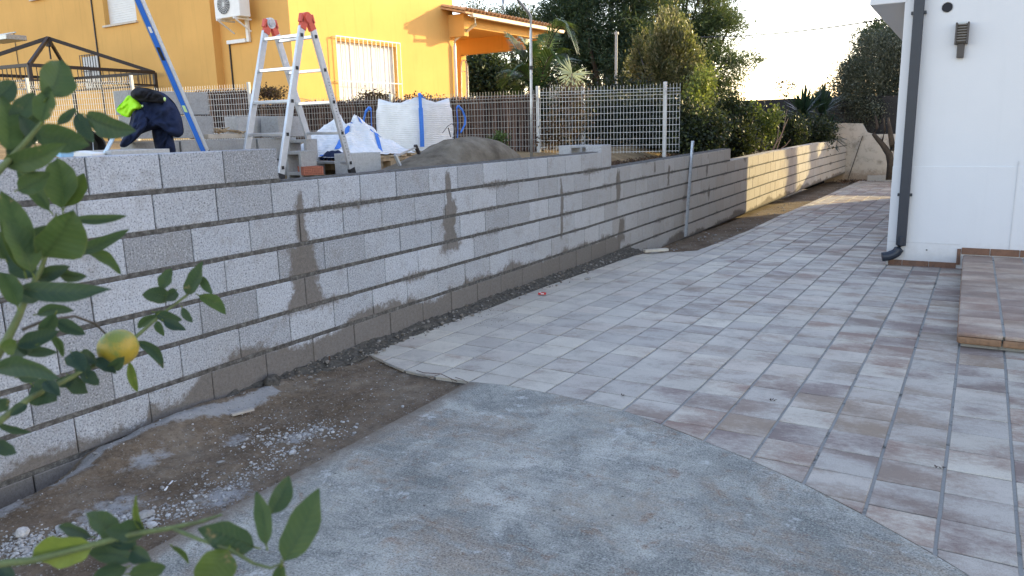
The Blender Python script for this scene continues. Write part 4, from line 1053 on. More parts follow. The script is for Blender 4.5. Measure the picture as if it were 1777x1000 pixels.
b = MB(); q = at_d(150, 255, 5.6); pts_r = [(0, .09), (.18, .115)]; V = []; n = 20
for (t_, r_) in ((0, .085), (.2, .115), (.2, .105), (.02, .078)):
    for k in range(n): a_ = 2 * math.pi * k / n; V.append(q + Vector((t_ * .8, -t_ * .4, 0)) + Vector((.44 * math.cos(a_), .88 * math.cos(a_), math.sin(a_))) * r_)
b.add(V, [(r * n + k, r * n + (k + 1) % n, (r + 1) * n + (k + 1) % n, (r + 1) * n + k) for r in range(3) for k in range(n)] + [tuple(range(n))[::-1], tuple(3 * n + k for k in range(n))]); build('bucket_shell', b, M_BLACK, bk2)
b = MB(); b.tube([q + Vector((.16, -.08, .11)), q + Vector((.25, -.1, .05)), q + Vector((.27, -.12, -.04)), q + Vector((.18, -.09, -.1))], .004, 6); build('bucket_handle', b, M_GALV, bk2)

# ------------------------------------------------------------------ mesh fence between the plots
M_WIRE = plain('white_fence_wire_material', (.6, .59, .56), .5, .1, 5, dirt=(.4, .36, .3))
M_POST = plain('worn_white_post_material', (.55, .54, .52), .5, .12, 14, dirt=(.36, .33, .28))
M_WIRE_SHADED = plain('shaded_fence_wire_material', (.33, .31, .28), .6, .1, 5, dirt=(.22, .18, .14))  # same white wire, with the shade of the brushwood put into its colour
fc = thing('mesh_fence', 'white welded mesh fence with posts stepping along the neighbouring plot', 'fence', (-2.3, 11.1, 1.2))
F0 = [(-.20, 11.86), (-2.27, 11.08), (-4.8, 10.55), (-7.36, 9.8), (-9.72, 9.17), (-11.93, 8.5), (-14.4, 7.8)]
def fence_panel(p, q, z0, z1, brush=False, foldbot=True):
    p = Vector((*p, 0)); q = Vector((*q, 0)); d = q - p; Ln = d.length; d.normalize(); nv = Vector((-d.y, d.x, 0)); nv = -nv if nv.y > 0 else nv
    b = MB(); zt = z1 - .03
    n = int(Ln / .05)
    prof = [(0, z0 - .02), (0, z0 + .02), (.028, z0 + .05), (0, z0 + .08), (0, zt - .13), (.035, zt - .085), (0, zt - .04), (0, z1)]
    for k in range(n + 1):
        base = p + d * (Ln * k / n)
        for i in range(len(prof) - 1):
            a_ = base + nv * prof[i][0] + Vector((0, 0, prof[i][1])); c_ = base + nv * prof[i + 1][0] + Vector((0, 0, prof[i + 1][1]))
            b.bar(a_, c_, .0052, .0052, up=tuple(nv))
    zs = list(np.arange(z0 + .0, zt - .13, .1)) + [zt - .13, zt - .04]
    for z in zs: b.bar(p + Vector((0, 0, z)), q + Vector((0, 0, z)), .0062, .0062)
    b.bar(p + nv * .03 + Vector((0, 0, zt - .085)), q + nv * .03 + Vector((0, 0, zt - .085)), .006, .006)
    build('mesh_panel', b, M_WIRE_SHADED if brush else M_WIRE, fc)
tops = [(1.15, 2.17), (1.17, 2.14), (1.2, 2.15), (1.5, 2.44), (1.6, 2.66), (1.62, 2.7)]
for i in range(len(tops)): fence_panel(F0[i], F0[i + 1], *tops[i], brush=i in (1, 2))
for i, (x, y) in enumerate(F0[:-1]):
    if i == 0: x, y = -.42, 11.78
    zt = max(tops[i][1], tops[max(0, i - 1)][1]) + .03; b = MB(); b.box((x, y + .03, (1.0 + zt) / 2), (.05, .05, zt - 1.0)); build('fence_post', b, M_POST, fc, bevel=.004)
# brushwood screening fixed behind the panels
def brush(p, q, z0, z1, seed):
    r_ = random.Random(seed); p = Vector((*p, 0)); q = Vector((*q, 0)); d = q - p; Ln = d.length; d.normalize(); nv = Vector((-d.y, d.x, 0)); nv = nv if nv.y > 0 else -nv
    b = MB(); n = int(Ln / .0024)
    for k in range(n):
        base = p + d * (Ln * r_.random()) + nv * (.03 + .05 * r_.random()); zt = z1 + r_.gauss(-.03, .022)
        t1 = Vector((r_.gauss(0, .03), r_.gauss(0, .01), 0)); w = r_.uniform(.008, .016)
        b.bar(base + Vector((0, 0, z0)), base + t1 + Vector((0, 0, zt)), w, w * .7, up=tuple(nv), tint=r_.random())
    for k in range(int(Ln * 14)):
        base = p + d * (Ln * r_.random()) + nv * .02 + Vector((0, 0, r_.uniform(z0, z1))); a_ = r_.uniform(-.8, .8); l_ = r_.uniform(.1, .35); dd = (d * math.cos(a_) + Vector((0, 0, 1)) * math.sin(a_)) * l_
        b.bar(base, base + dd, .007, .005, tint=r_.random())
    return b
t = NT('brushwood_material'); k_ = t.ramp(t.attr('tint'), [(0, (.03, .02, .018)), (.5, (.085, .052, .042)), (.85, (.17, .105, .08)), (1, (.26, .17, .12))]); M_BRUSH = t.fin(k_, .9, .1)
bs = thing('brushwood_screen', 'dark brown brushwood screen tied behind the mesh fence', 'screen', (-4, 10.9, 1.2))
build('heather_panel', brush(F0[1], F0[2], 1.12, 2.08, 1), M_BRUSH, bs); build('heather_panel', brush(F0[2], F0[3], 1.15, 2.1, 2), M_BRUSH, bs); build('heather_panel', brush(F0[3], (-8.5, 9.5), 1.42, 2.36, 3), M_BRUSH, bs)
# second fence further back, its post and rail showing past the first
b = MB(); P0 = at_d(1011, 149, 14.6); Q0 = at_d(955, 149, 15.0)
rf = thing('rear_mesh_fence', 'short cream mesh fence with its own post seen above and behind the front fence', 'fence', (P0.x, P0.y, 1.1))
d = (Q0 - P0); n = int(d.length / .05)
for k in range(n + 1): c = P0 + d * (k / n); b.bar(c + Vector((0, 0, -1.1)), c + Vector((0, 0, .02)), .005, .005, up=(0, 1, 0))
for z in (-1.0, -.8, -.6, -.4, -.2, -.12, -.03): b.bar(P0 + Vector((0, 0, z)), Q0 + Vector((0, 0, z)), .006, .006)
build('mesh_panel', b, M_WIRE, rf); b = MB(); b.box(P0 + Vector((0, .03, -.55)), (.05, .05, 1.2)); build('fence_post', b, M_WHITEM, rf, bevel=.003)

# ------------------------------------------------------------------ neighbour's ochre house
HY = R(-2.5); c0 = at_d(512, 160, 18.0); HO = Vector((c0.x, c0.y, 1.0))
hx = Vector((math.cos(HY), math.sin(HY), 0)); hy = Vector((-math.sin(HY), math.cos(HY), 0))
nh_ = thing('ochre_house', "neighbour's two storey ochre rendered house with a tiled porch", 'house', tuple(HO), HY)
def on_side(x, y):      # sunlit face (local x = 0): returns local y, z
    p = at_plane(x, y, HO, hx) - HO; return p.dot(hy), p.z
def on_front(x, y, off=0.0):     # shaded face (local y = off): returns local x, z
    p = at_plane(x, y, HO + hy * off, hy) - HO; return p.dot(hx), p.z
ys1 = on_side(787, 60)[0]; xs1 = on_front(388, 120)[0]; HT2 = 6.6
b = MB()
def hbox(x0, x1, y0, y1, z0, z1, bb=None): (bb or b).box(((x0 + x1) / 2, (y0 + y1) / 2, (z0 + z1) / 2), (abs(x1 - x0), abs(y1 - y0), abs(z1 - z0)))
wy0, wz1 = on_side(583, 70); wy1, wz1b = on_side(687, 82); wz0 = .75
dpt = .16
# lit face with the window opening cut out, built of butted boxes
hbox(-.3, 0, 0, wy0, -.3, HT2); hbox(-.3, 0, wy1, ys1, -.3, HT2); hbox(-.3, 0, wy0, wy1, wz1, HT2); hbox(-.3, 0, wy0, wy1, -.3, wz0)
hbox(xs1, -.3, 0, .3, -.3, HT2)
hbox(-14, -.3, ys1 - .3, ys1, -.3, HT2)
wx0, wz_ = on_front(183, 45, -.22); wx1, _ = on_front(238, 38, -.22)
hbox(-16, wx0, -.22, .08, -.3, HT2); hbox(wx1, xs1, -.22, .08, -.3, HT2); hbox(wx0, wx1, -.22, .08, -.3, wz_)
build('wall', b, M_YELLOW, nh_, local=True)
b = MB(); hbox(-16.3, .35, -.55, ys1 + .3, HT2, HT2 + .15); build('roof', b, M_TERRA, nh_, local=True)
# big window with grille on the lit side
wo = MB(); yc = (wy0 + wy1) / 2
hbox(-.17, -.12, wy0, wy1, wz0, wz1, wo); wf = build('window', wo, M_SHUT, nh_, local=True)
b = MB()
for q in range(9): yq = wy0 + (wy1 - wy0) * (.02 + q * .95 / 8); b.box((-.105, yq, (wz0 + wz1) / 2), (.012, .012, wz1 - wz0 - .02))
def sub(name, bb, mat, par):
    o = build(name, bb, mat, None); o.parent = par; return o
sub('curtain_fold', b, M_WHITEM, wf)
gb = MB(); gy0, gy1 = wy0 - .1, wy1 + .06
for q in range(16): yq = gy0 + (gy1 - gy0) * q / 15; gb.box((.1, yq, (wz0 + wz1) / 2 + .03), (.014, .014, wz1 - wz0 + .14))
for zq in (wz0 + .0, (wz0 + wz1) / 2 + .05, wz1 + .09): gb.box((.1, (gy0 + gy1) / 2, zq), (.022, gy1 - gy0, .022))
for yq in (gy0, gy1):
    for zq in (wz0 + .2, (wz0 + wz1) / 2 + .05, wz1 + .08): gb.box((.05, yq, zq), (.1, .016, .016))
sub('grille', gb, M_WHITEM, wf)
# shuttered window upstairs on the shaded side
b = MB(); hbox(wx0, wx1, -.08, -.04, wz_, HT2, b); wf2 = build('window', b, M_SHUT, nh_, local=True)
b = MB(); hbox(wx0 - .06, wx1 + .04, -.28, -.04, wz_ - .05, wz_, b); sub('sill', b, plain('sill_material', (.6, .52, .42), .7), wf2)
b = MB()
for q in range(22): hbox(wx0 + .01, wx1 - .01, -.09, -.081, wz_ + .05 + q * .06, wz_ + .055 + q * .06, b)
sub('shutter_slats', b, M_PVCW, wf2)
# small barred window low on the left and the sill of another above
bx0, bz1 = on_front(143, 100, -.22); bx1, _ = on_front(170, 104, -.22)
b = MB(); hbox(bx0, bx1, -.235, -.222, bz1 - .9, bz1, b); wf3 = build('window', b, M_SHUT, nh_, local=True)
b = MB()
for q in range(7): xq = bx0 + (bx1 - bx0) * q / 6; b.box((xq, -.3, bz1 - .42), (.016, .016, .95))
for zq in (bz1 + .04, bz1 - .4, bz1 - .88): b.box(((bx0 + bx1) / 2, -.3, zq), (bx1 - bx0, .016, .016))
sub('grille', b, M_DARKW, wf3)
sx0, sz = on_front(55, 3, -.22); sx1, _ = on_front(82, -1, -.22); b = MB(); hbox(sx0, sx1, -.3, -.2, sz - .0, sz + .05, b); build('window_sill', b, plain('pale_sill_material', (.6, .5, .45), .7), nh_, local=True)
# drain cables on the facade
for (pa, pb, w) in (((155, 0), (176, 122), .03), ((398, 78), (406, 160), .03), ((24, 62), (33, 118), .016)):
    off = -.24 if pa[0] < 388 else -.02
    xa_, za_ = on_front(*pa, off); xb_, zb_ = on_front(*pb, off); xm = (xa_ + xb_) / 2
    b = MB(); b.box((xm, off, (za_ + 1.2) / 2 if pa[1] > 5 else 3.2), (w, w, abs(za_ - 1.0) if pa[1] > 5 else 6.4)); build('cable', b, M_BLACK, nh_, local=True)
# white condensate conduit of the air conditioner
b = MB(); P_ = [on_front(x, y, -.0) for x, y in ((430, 20), (434, 70), (398, 77))]
b.box((P_[0][0], -.05, (P_[0][1] + P_[1][1]) / 2), (.09, .07, abs(P_[0][1] - P_[1][1]) + .09)); b.box(((P_[0][0] + P_[2][0]) / 2 - .045, -.05, P_[1][1]), (abs(P_[0][0] - P_[2][0]) - .09, .07, .09)); build('conduit', b, M_PVCW, nh_, local=True, bevel=.01)
# air conditioner on brackets
ax0, az0 = on_front(374, 34, -.55); ax1, _ = on_front(417, 30, -.55)
ac = thing('air_conditioner', 'white outdoor air conditioning unit bracketed high on the ochre wall', 'air conditioner', tuple(HO + hx * ((ax0 + ax1) / 2) + hy * (-.40) + Vector((0, 0, az0))), HY)
w = max(.75, ax1 - ax0); b = MB(); b.box((0, 0, .3), (w, .3, .6)); build('casing', b, M_PVCW, ac, local=True, bevel=.015)
b = MB(); n = 32; b.add([(-.1 + .22 * math.cos(2 * math.pi * k / n), -.1535, .3 + .22 * math.sin(2 * math.pi * k / n)) for k in range(n)], [tuple(range(n))]); fg = build('fan_opening', b, M_BLACK, ac, local=True)
b = MB()
for q in range(5):
    r_ = .05 + q * .042; b.tube([(-.1 + r_ * math.cos(2 * math.pi * k / 24), -.162, .3 + r_ * math.sin(2 * math.pi * k / 24)) for k in range(25)], .004, 5, caps=False)
for q in range(10): a_ = q * math.pi / 10; b.bar((-.1 - .22 * math.cos(a_), -.162, .3 - .22 * math.sin(a_)), (-.1 + .22 * math.cos(a_), -.162, .3 + .22 * math.sin(a_)), .005, .005)
b.v = b.v; o = build('fan_guard', b, M_WHITEM, None); o.parent = fg
for s_ in (-.3, .3):
    b = MB(); b.box((s_, .02, -.03), (.04, .5, .04)); b.bar((s_, -.2, -.04), (s_, .24, -.3), .03, .03); build('bracket', b, M_WHITEM, ac, local=True)
# porch
py0, pz0 = ys1 - .25, 0
PX0, PY1 = -3.0, on_side(905, 90)[0] if False else ys1 + 4.6
zb_ = on_side(785, 66)[1]; ze = zb_ + .62
b = MB(); hbox(.001, .55, ys1 - .22, ys1 + .0, zb_, ze, b); hbox(.3, .55, ys1, PY1, zb_ + .25, ze - .04, b); hbox(-3.2, .3, PY1 - .3, PY1, zb_ + .0, ze - .08, b); hbox(-3.2, .3, ys1 + .001, PY1 - .3, ze - .1, ze - .04, b)
hbox(.0, .3, ys1 + .001, PY1 - .3, zb_ + .28, ze - .1, b)
build('porch_beam', b, M_YELLOW, nh_, local=True)
b = MB(); hbox(-.05, .3, PY1 - .36, PY1 - .001, -.3, zb_ + .0, b); build('porch_column', b, M_YELLOW, nh_, local=True)
b = MB(); hbox(-3.2, -2.9, PY1 - .3, PY1 - .002, -.3, zb_, b); build('porch_column', b, M_YELLOW, nh_, local=True)
b = MB()
ny = int((PY1 - ys1 + 1.1) / .2)
for q in range(ny + 1):
    yq = ys1 - .45 + q * .2; V = []; seg = 6; rr = .085
    for (xx_, zz_) in ((.85, ze + .02), (-3.4, ze + 1.0)):
        for k in range(seg + 1): a_ = math.pi * k / seg; V.append((xx_, yq + rr * math.cos(a_), zz_ + rr * .8 * math.sin(a_)))
    b.add(V, [(k, k + 1, seg + 2 + k, seg + 1 + k) for k in range(seg)], random.random())
    for r_ in range(9): xx_ = .85 - r_ * .48; zz_ = ze + .02 + r_ * .48 * .98 / 4.25; b.tube([(xx_, yq, zz_ + .012), (xx_ - .03, yq, zz_ + .02)], .09, 10, caps=False)
b.add([(.86, ys1 - .55, ze - .01), (.86, ys1 - .45 + ny * .2 + .1, ze - .01), (-3.4, ys1 - .45 + ny * .2 + .1, ze + .97), (-3.4, ys1 - .55, ze + .97), (.86, ys1 - .55, ze - .06), (.86, ys1 - .45 + ny * .2 + .1, ze - .06), (-3.4, ys1 - .45 + ny * .2 + .1, ze + .92), (-3.4, ys1 - .55, ze + .92)], [(0, 1, 2, 3), (7, 6, 5, 4), (0, 4, 5, 1), (0, 3, 7, 4)])
build('porch_roof', b, M_TERRA, nh_, local=True, smooth=False)
b = MB(); b.box((.87, (ys1 + PY1) / 2 + .1, ze - .09), (.11, PY1 - ys1 + .75, .1)); build('gutter', b, plain('cream_gutter_material', (.66, .56, .42), .5), nh_, local=True, bevel=.02)
b = MB(); b.tube([(.87, ys1 - .1, ze - .1), (.87, ys1 - .1, zb_ + .3), (.1, ys1 - .06, zb_ - .05), (.07, ys1 - .06, zb_ - .25), (.07, ys1 - .06, -.2)], .045, 10); build('downpipe', b, M_PVCW, nh_, local=True, smooth=True)
# arched garden trellis seen through the porch
ta = thing('arched_trellis', 'white arched metal trellis seen through the open porch', 'trellis', tuple(at_d(806, 165, 26)))
b = MB()
for xo in (0, 9):
    b.tube([at_d(801 + xo, 172, 26), at_d(800.5 + xo * .9, 112, 26), at_d(802 + xo * .6, 106, 26), at_d(805.5, 104, 26), at_d(809 - xo * .1, 107, 26), at_d(811, 113, 26), at_d(813, 172, 26)], .02, 6)
b.tube([at_d(801, 124, 26), at_d(812, 124, 26)], .012, 5); build('arch', b, M_WHITEM, ta)

# ------------------------------------------------------------------ gazebo frame
gz_ = thing('gazebo_frame', 'bare dark metal gazebo frame without its canopy beside the ochre house', 'gazebo', (-13, 13, 1.0))
RZ = 3.2
def ring(x, y): return at_z(x, y, RZ)
GA, GB, GC = ring(50, 113), ring(268, 126), ring(125, 137); GD = GA + GC - GB
cen = (GA + GB + GC + GD) / 4; apex = Vector((cen.x, cen.y, RZ + .82))
for nm, (p_, q_) in (('rail', (GA, GB)), ('rail', (GB, GC)), ('rail', (GC, GD)), ('rail', (GD, GA))):
    for dzz in (0, -.32): b = MB(); b.bar(p_ + Vector((0, 0, dzz)), q_ + Vector((0, 0, dzz)), .06, .075 if dzz == 0 else .04); build(nm, b, M_DARKW, gz_)
    b = MB(); d = q_ - p_; n = int(d.length / .16)
    for k in range(1, n): c = p_ + d * (k / n); b.bar(c, c + Vector((0, 0, -.32)), .014, .014)
    build('lattice', b, M_DARKW, gz_)
for p_ in (GA, GB, GC, GD):
    b = MB(); b.bar(p_, apex, .06, .085); build('rafter', b, M_DARKW, gz_)
    b = MB(); b.box((p_.x, p_.y, (1 + RZ) / 2), (.08, .08, RZ - 1.0)); build('post', b, M_DARKW, gz_)
b = MB(); b.tube([apex + Vector((0, 0, -.1)), apex + Vector((0, 0, -.5))], .02, 6); b.tube([apex + Vector((0, 0, -.02)), apex + Vector((0, 0, -.2))], .07, 8); build('finial', b, M_DARKW, gz_)
# clothes airer by the far left wall corner
q = at_d(8, 68, 19.5); b = MB(); b.box(q, (1.1, .5, .12)); b.bar(q + Vector((-.6, 0, .12)), q + Vector((.55, 0, .12)), .03, .03)
single('awning_box', b, M_GALV, 'weathered grey awning box on the ochre wall at the left edge', 'awning box', bevel=.01)


# ------------------------------------------------------------------ vegetation
def rnd_dirs(n):
    v = rng.normal(size=(n, 3)); return v / np.linalg.norm(v, axis=1, keepdims=True)
def leaves(mb, centers, per, spread, ln, wd, up=0.0, outc=None, tint=(0.5, .18), droop=0.0, tvar=.16):
    """leaf-sized rhombs round each clump centre"""
    C = np.repeat(np.asarray(centers, float), per, axis=0); n = len(C)
    sp = np.asarray(spread, float); P = C + rng.normal(size=(n, 3)) * sp
    D = rnd_dirs(n)
    if outc is not None:
        o = P - np.asarray(outc, float); o /= np.maximum(np.linalg.norm(o, axis=1, keepdims=True), 1e-6); D = D + o * .9
    D[:, 2] += up - droop; D /= np.linalg.norm(D, axis=1, keepdims=True)
    S = np.cross(D, rnd_dirs(n)); S /= np.maximum(np.linalg.norm(S, axis=1, keepdims=True), 1e-6)
    l = ln * rng.uniform(.6, 1.3, (n, 1)); w = wd * rng.uniform(.6, 1.3, (n, 1))
    V = np.stack([P - D * l / 2, P + S * w / 2 + D * l * .05, P + D * l / 2, P - S * w / 2 + D * l * .05], 1).reshape(-1, 3)
    F = np.arange(n * 4).reshape(-1, 4)
    ct = np.repeat(rng.normal(0, tvar, len(centers)), per)
    T = np.clip(tint[0] + ct + rng.normal(0, tint[1], n), 0, 1)
    mb.arr(V, F, T)
def crown_centers(blobs, n, shell=.55):
    """clump centres in a set of ellipsoids: (centre, radii)"""
    vol = np.array([b[1][0] * b[1][1] * b[1][2] for b in blobs]) ** .75; cnt = (vol / vol.sum() * n).astype(int) + 1; out = []
    for (c, r), k in zip(blobs, cnt):
        d = rnd_dirs(k) * (shell + (1 - shell) * rng.random((k, 1)) ** .6); out.append(np.array(c) + d * np.array(r))
    return np.concatenate(out)
def limbs(mb, base, fork, ends, r0, r1, n=7, bend=.15):
    base = Vector(base); fork = Vector(fork)
    mid = base.lerp(fork, .5) + Vector((random.uniform(-1, 1), random.uniform(-1, 1), 0)) * bend * .3
    mb.tube([base, mid, fork], [r0, r0 * .85, r0 * .72], n)
    for e in ends:
        e = Vector(e); m1 = fork.lerp(e, .5) + Vector((random.uniform(-1, 1), random.uniform(-1, 1), random.uniform(0, 1))) * bend * (e - fork).length * .5
        mb.tube([fork, m1, e], [r0 * .5, (r0 * .5 + r1) / 2, r1], 6)
M_BARK = plain('bark_material', (.05, .04, .032), .95, .35, 14, bump=.6)
M_BARKG = plain('grey_bark_material', (.15, .135, .115), .95, .3, 14, bump=.6)
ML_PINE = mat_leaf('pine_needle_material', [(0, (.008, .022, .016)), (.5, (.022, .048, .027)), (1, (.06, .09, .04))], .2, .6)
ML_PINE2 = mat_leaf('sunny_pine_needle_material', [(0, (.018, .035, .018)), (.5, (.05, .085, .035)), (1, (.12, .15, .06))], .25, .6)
ML_LAUREL = mat_leaf('bronze_leaf_material', [(0, (.035, .042, .018)), (.4, (.10, .10, .045)), (.75, (.22, .19, .09)), (1, (.40, .32, .17))], .42, .45)
ML_HEDGE = mat_leaf('hedge_leaf_material', [(0, (.010, .016, .009)), (.6, (.024, .034, .016)), (.85, (.055, .07, .022)), (1, (.15, .17, .04))], .15, .55)
ML_YEL = mat_leaf('yellow_green_leaf_material', [(0, (.05, .07, .015)), (.5, (.14, .17, .035)), (1, (.32, .34, .08))], .4, .5)
ML_OLIVE = mat_leaf('olive_leaf_material', [(0, (.018, .024, .018)), (.5, (.045, .055, .04)), (.85, (.10, .115, .085)), (1, (.2, .22, .17))], .15, .5)
ML_PALM = mat_leaf('palm_leaflet_material', [(0, (.02, .045, .012)), (.5, (.06, .11, .03)), (1, (.16, .22, .07))], .25, .35)
ML_YUC = mat_leaf('yucca_blade_material', [(0, (.008, .022, .02)), (.6, (.018, .045, .035)), (1, (.06, .09, .06))], .15, .4)
ML_DRY = mat_leaf('dry_leaf_material', [(0, (.03, .018, .012)), (.6, (.085, .042, .028)), (1, (.17, .11, .07))], .1, .8)

def tree(name, label, cat, base, blobs, nclump, per, spread, ln, wd, mat, bark=M_BARK, r0=.15, fork=.45, group=None, up=.2, tint=(.5, .18), shell=.5, out=True, nl=9, tvar=.16, droop=0):
    C = crown_centers(blobs, nclump, shell); cc = C.mean(0)
    t = thing(name, label, cat, tuple(base), 0, group)
    top = Vector(base).lerp(Vector(cc), fork) if True else cc
    b = MB(); idx = rng.choice(len(C), min(nl, len(C)), replace=False); limbs(b, base, top, [C[i] for i in idx], r0, r0 * .12)
    build('trunk', b, bark, t, smooth=True)
    b = MB(); leaves(b, C, per, spread, ln, wd, up, cc if out else None, tint, droop, tvar); build('crown', b, mat, t)
    return t
def blob(x, y, d, rx, ry, rd=None):      # ellipsoid given by picture centre, real distance and picture half sizes in metres at that distance
    c = at_d(x, y, d); s = d / FPX; return (tuple(c), (rx * s, (rd if rd else rx * s), ry * s))

# pines
def pinebase(x, d): q = at_d(x, 215, d); return Vector((q.x, q.y, -.6))
PB = [blob(1040, 40, 40, 85, 85), blob(985, 15, 40, 45, 45), blob(1105, 100, 39, 60, 60), blob(1000, 110, 41, 45, 60), blob(1050, -60, 40, 95, 60), blob(965, 50, 41, 25, 18), blob(1120, 20, 40, 45, 70), blob(950, 140, 40, 25, 30)]
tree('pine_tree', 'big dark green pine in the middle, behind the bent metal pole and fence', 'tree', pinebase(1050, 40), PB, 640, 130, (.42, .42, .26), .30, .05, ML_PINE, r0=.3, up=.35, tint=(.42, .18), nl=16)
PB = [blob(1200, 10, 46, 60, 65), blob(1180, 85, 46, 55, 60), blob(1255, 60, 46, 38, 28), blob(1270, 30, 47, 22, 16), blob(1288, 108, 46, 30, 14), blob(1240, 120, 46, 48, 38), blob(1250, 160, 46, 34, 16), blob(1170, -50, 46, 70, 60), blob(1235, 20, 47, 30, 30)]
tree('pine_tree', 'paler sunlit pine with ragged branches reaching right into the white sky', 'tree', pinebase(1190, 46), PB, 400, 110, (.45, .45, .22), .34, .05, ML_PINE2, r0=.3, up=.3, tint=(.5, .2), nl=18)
PB = [blob(895, 40, 52, 34, 20), blob(880, 75, 52, 20, 20), blob(930, 45, 52, 18, 14), blob(872, 30, 52, 10, 18), blob(905, 22, 52, 8, 10)]
tree('pine_tree', 'small distant dark pine rising just above the porch roof', 'tree', pinebase(895, 52), PB, 90, 70, (.4, .4, .26), .32, .06, ML_PINE, r0=.2, up=.3, tint=(.5, .2))
PB = [blob(822, 25, 62, 14, 22), blob(842, 22, 62, 10, 16), blob(850, 45, 62, 18, 14)]
tree('distant_tree', 'thin pale distant tree between the ochre house and the porch roof', 'tree', pinebase(830, 62), PB, 45, 45, (.5, .5, .5), .3, .08, ML_OLIVE, r0=.15, up=.3, tint=(.75, .15))
PB = [blob(1528, 62, 44, 26, 20), blob(1510, 75, 44, 12, 14)]
tree('distant_tree', 'dark distant treetop showing behind the olive tree by the white house', 'tree', pinebase(1530, 44), PB, 60, 70, (.4, .4, .3), .28, .06, ML_PINE, r0=.15, up=.3)
# trees behind the porch
PB = [blob(830, 130, 34, 34, 40), blob(800, 150, 34, 30, 30), blob(870, 150, 34, 30, 30)]
tree('garden_tree', 'dark leafy tree seen through the open porch', 'tree', pinebase(835, 34), PB, 130, 90, (.35, .35, .35), .2, .09, ML_PINE, r0=.12, tint=(.45, .2))
# bronze laurel with upright shoots
LB = [blob(1150, 140, 17.5, 46, 34), blob(1200, 150, 17.2, 26, 34), blob(1113, 135, 17.5, 20, 28), blob(1160, 100, 17.5, 30, 34)]
xs_ = 1092
while xs_ < 1232:
    ty_ = interp(xs_, [(1090, 112), (1110, 74), (1130, 50), (1150, 32), (1170, 32), (1190, 56), (1205, 82), (1232, 120)]) + random.uniform(-16, 22)
    LB.append(blob(xs_, ty_ + 24, 17.4 + random.uniform(-.5, .5), random.uniform(3.5, 7), random.uniform(18, 30))); xs_ += random.uniform(3, 8)
q = at_d(1150, 230, 17.5)
tree('laurel_tree', 'dense bushy tree with bronze green upright shoots behind the right end of the mesh fence', 'tree', (q.x, q.y, .6), LB, 520, 60, (.055, .055, .14), .085, .034, ML_LAUREL, M_BARKG, .08, up=1.1, tint=(.5, .2), nl=22, shell=.35)
# yellow green creeper shrub lit by the sun
LB = [blob(1212, 160, 15.2, 16, 26), blob(1203, 195, 14.9, 16, 26), blob(1225, 135, 15.4, 9, 14)]
q = at_d(1210, 250, 15)
tree('creeper_shrub', 'yellow green leafy shrub glowing in the sun at the right end of the mesh fence', 'shrub', (q.x, q.y, .7), LB, 60, 60, (.10, .10, .12), .065, .042, ML_YEL, M_BARKG, .03, up=.3, tint=(.45, .25), nl=12)
# shaded hedge shrubs
hd = [('hedge_shrub', 'dark shaded shrub low behind the wall left of the bright young shrub', 1275, 245, 16.5, 22, 22, ML_HEDGE, .35), ('hedge_shrub', 'low dark shrub between the young shrub and the left yucca', 1362, 232, 20.5, 26, 26, ML_HEDGE, .3), ('hedge_shrub', 'dark shrub filling the corner under the yuccas above the far wall top', 1408, 232, 21.5, 30, 24, ML_HEDGE, .25), ('hedge_shrub', 'dark shaded shrub just right of the mesh fence end', 1212, 235, 14.3, 36, 34, ML_HEDGE, .5), ('hedge_shrub', 'dark shrub in front of the privacy screen beneath the sunlit pine', 1262, 215, 17, 34, 42, ML_HEDGE, .5)]
for (nm, lab, x, y, d, rx, ry, mm, tn) in hd:
    q = at_d(x, y + ry, d); tree(nm, lab, 'shrub', (q.x, q.y, q.z - .5), [blob(x, y, d, rx, ry), blob(x - rx * .4, y + ry * .4, d, rx * .7, ry * .6), blob(x + rx * .4, y - ry * .1, d + .3, rx * .6, ry * .7)], 130, 80, (.13, .13, .13), .07, .045, mm, M_BARKG, .03, up=.2, tint=(tn, .24), nl=14, group='shaded shrubs behind the new wall')
LB = [blob(1318, 208, 17.5, 22, 18), blob(1343, 205, 17.5, 16, 14), blob(1302, 240, 17.2, 16, 24), blob(1330, 232, 17.4, 20, 18), blob(1300, 200, 17.4, 8, 12)]
q = at_d(1320, 270, 17.4)
tree('young_shrub', 'bright green young shrub with bare stems rising behind the far part of the wall', 'shrub', (q.x, q.y, .4), LB, 46, 36, (.10, .10, .12), .085, .055, ML_YEL, M_BARKG, .025, up=.3, tint=(.34, .28), nl=16)
b = MB()
for (x0_, y0_, x1_, y1_) in ((1335, 268, 1368, 205), (1340, 268, 1352, 215), (1350, 262, 1372, 242), (1345, 268, 1366, 190)): b.tube([at_d(x0_, y0_, 17), at_d((x0_ + x1_) / 2 + 3, (y0_ + y1_) / 2, 17), at_d(x1_, y1_, 17)], [.014, .01, .005], 5)
single('bare_stems', b, plain('pale_stem_material', (.35, .22, .15), .8), 'pinkish bare stems standing between the young shrub and the yucca', 'stems')
LB = [blob(1362, 148, 26, 16, 7), blob(1368, 162, 26, 10, 5)]
q = at_d(1362, 200, 26); tree('sapling', 'wispy sapling top against the white sky above the privacy screen', 'sapling', (q.x, q.y, .4), LB, 14, 14, (.12, .12, .08), .1, .05, ML_HEDGE, M_BARKG, .015, nl=6)
LB = [blob(1442, 150, 25, 8, 22), blob(1425, 160, 25, 10, 6)]
q = at_d(1442, 240, 25); tree('sapling', 'thin dark sapling standing against the left edge of the olive tree', 'sapling', (q.x, q.y, .2), LB, 22, 26, (.12, .12, .12), .09, .04, ML_OLIVE, M_BARKG, .015, nl=6)
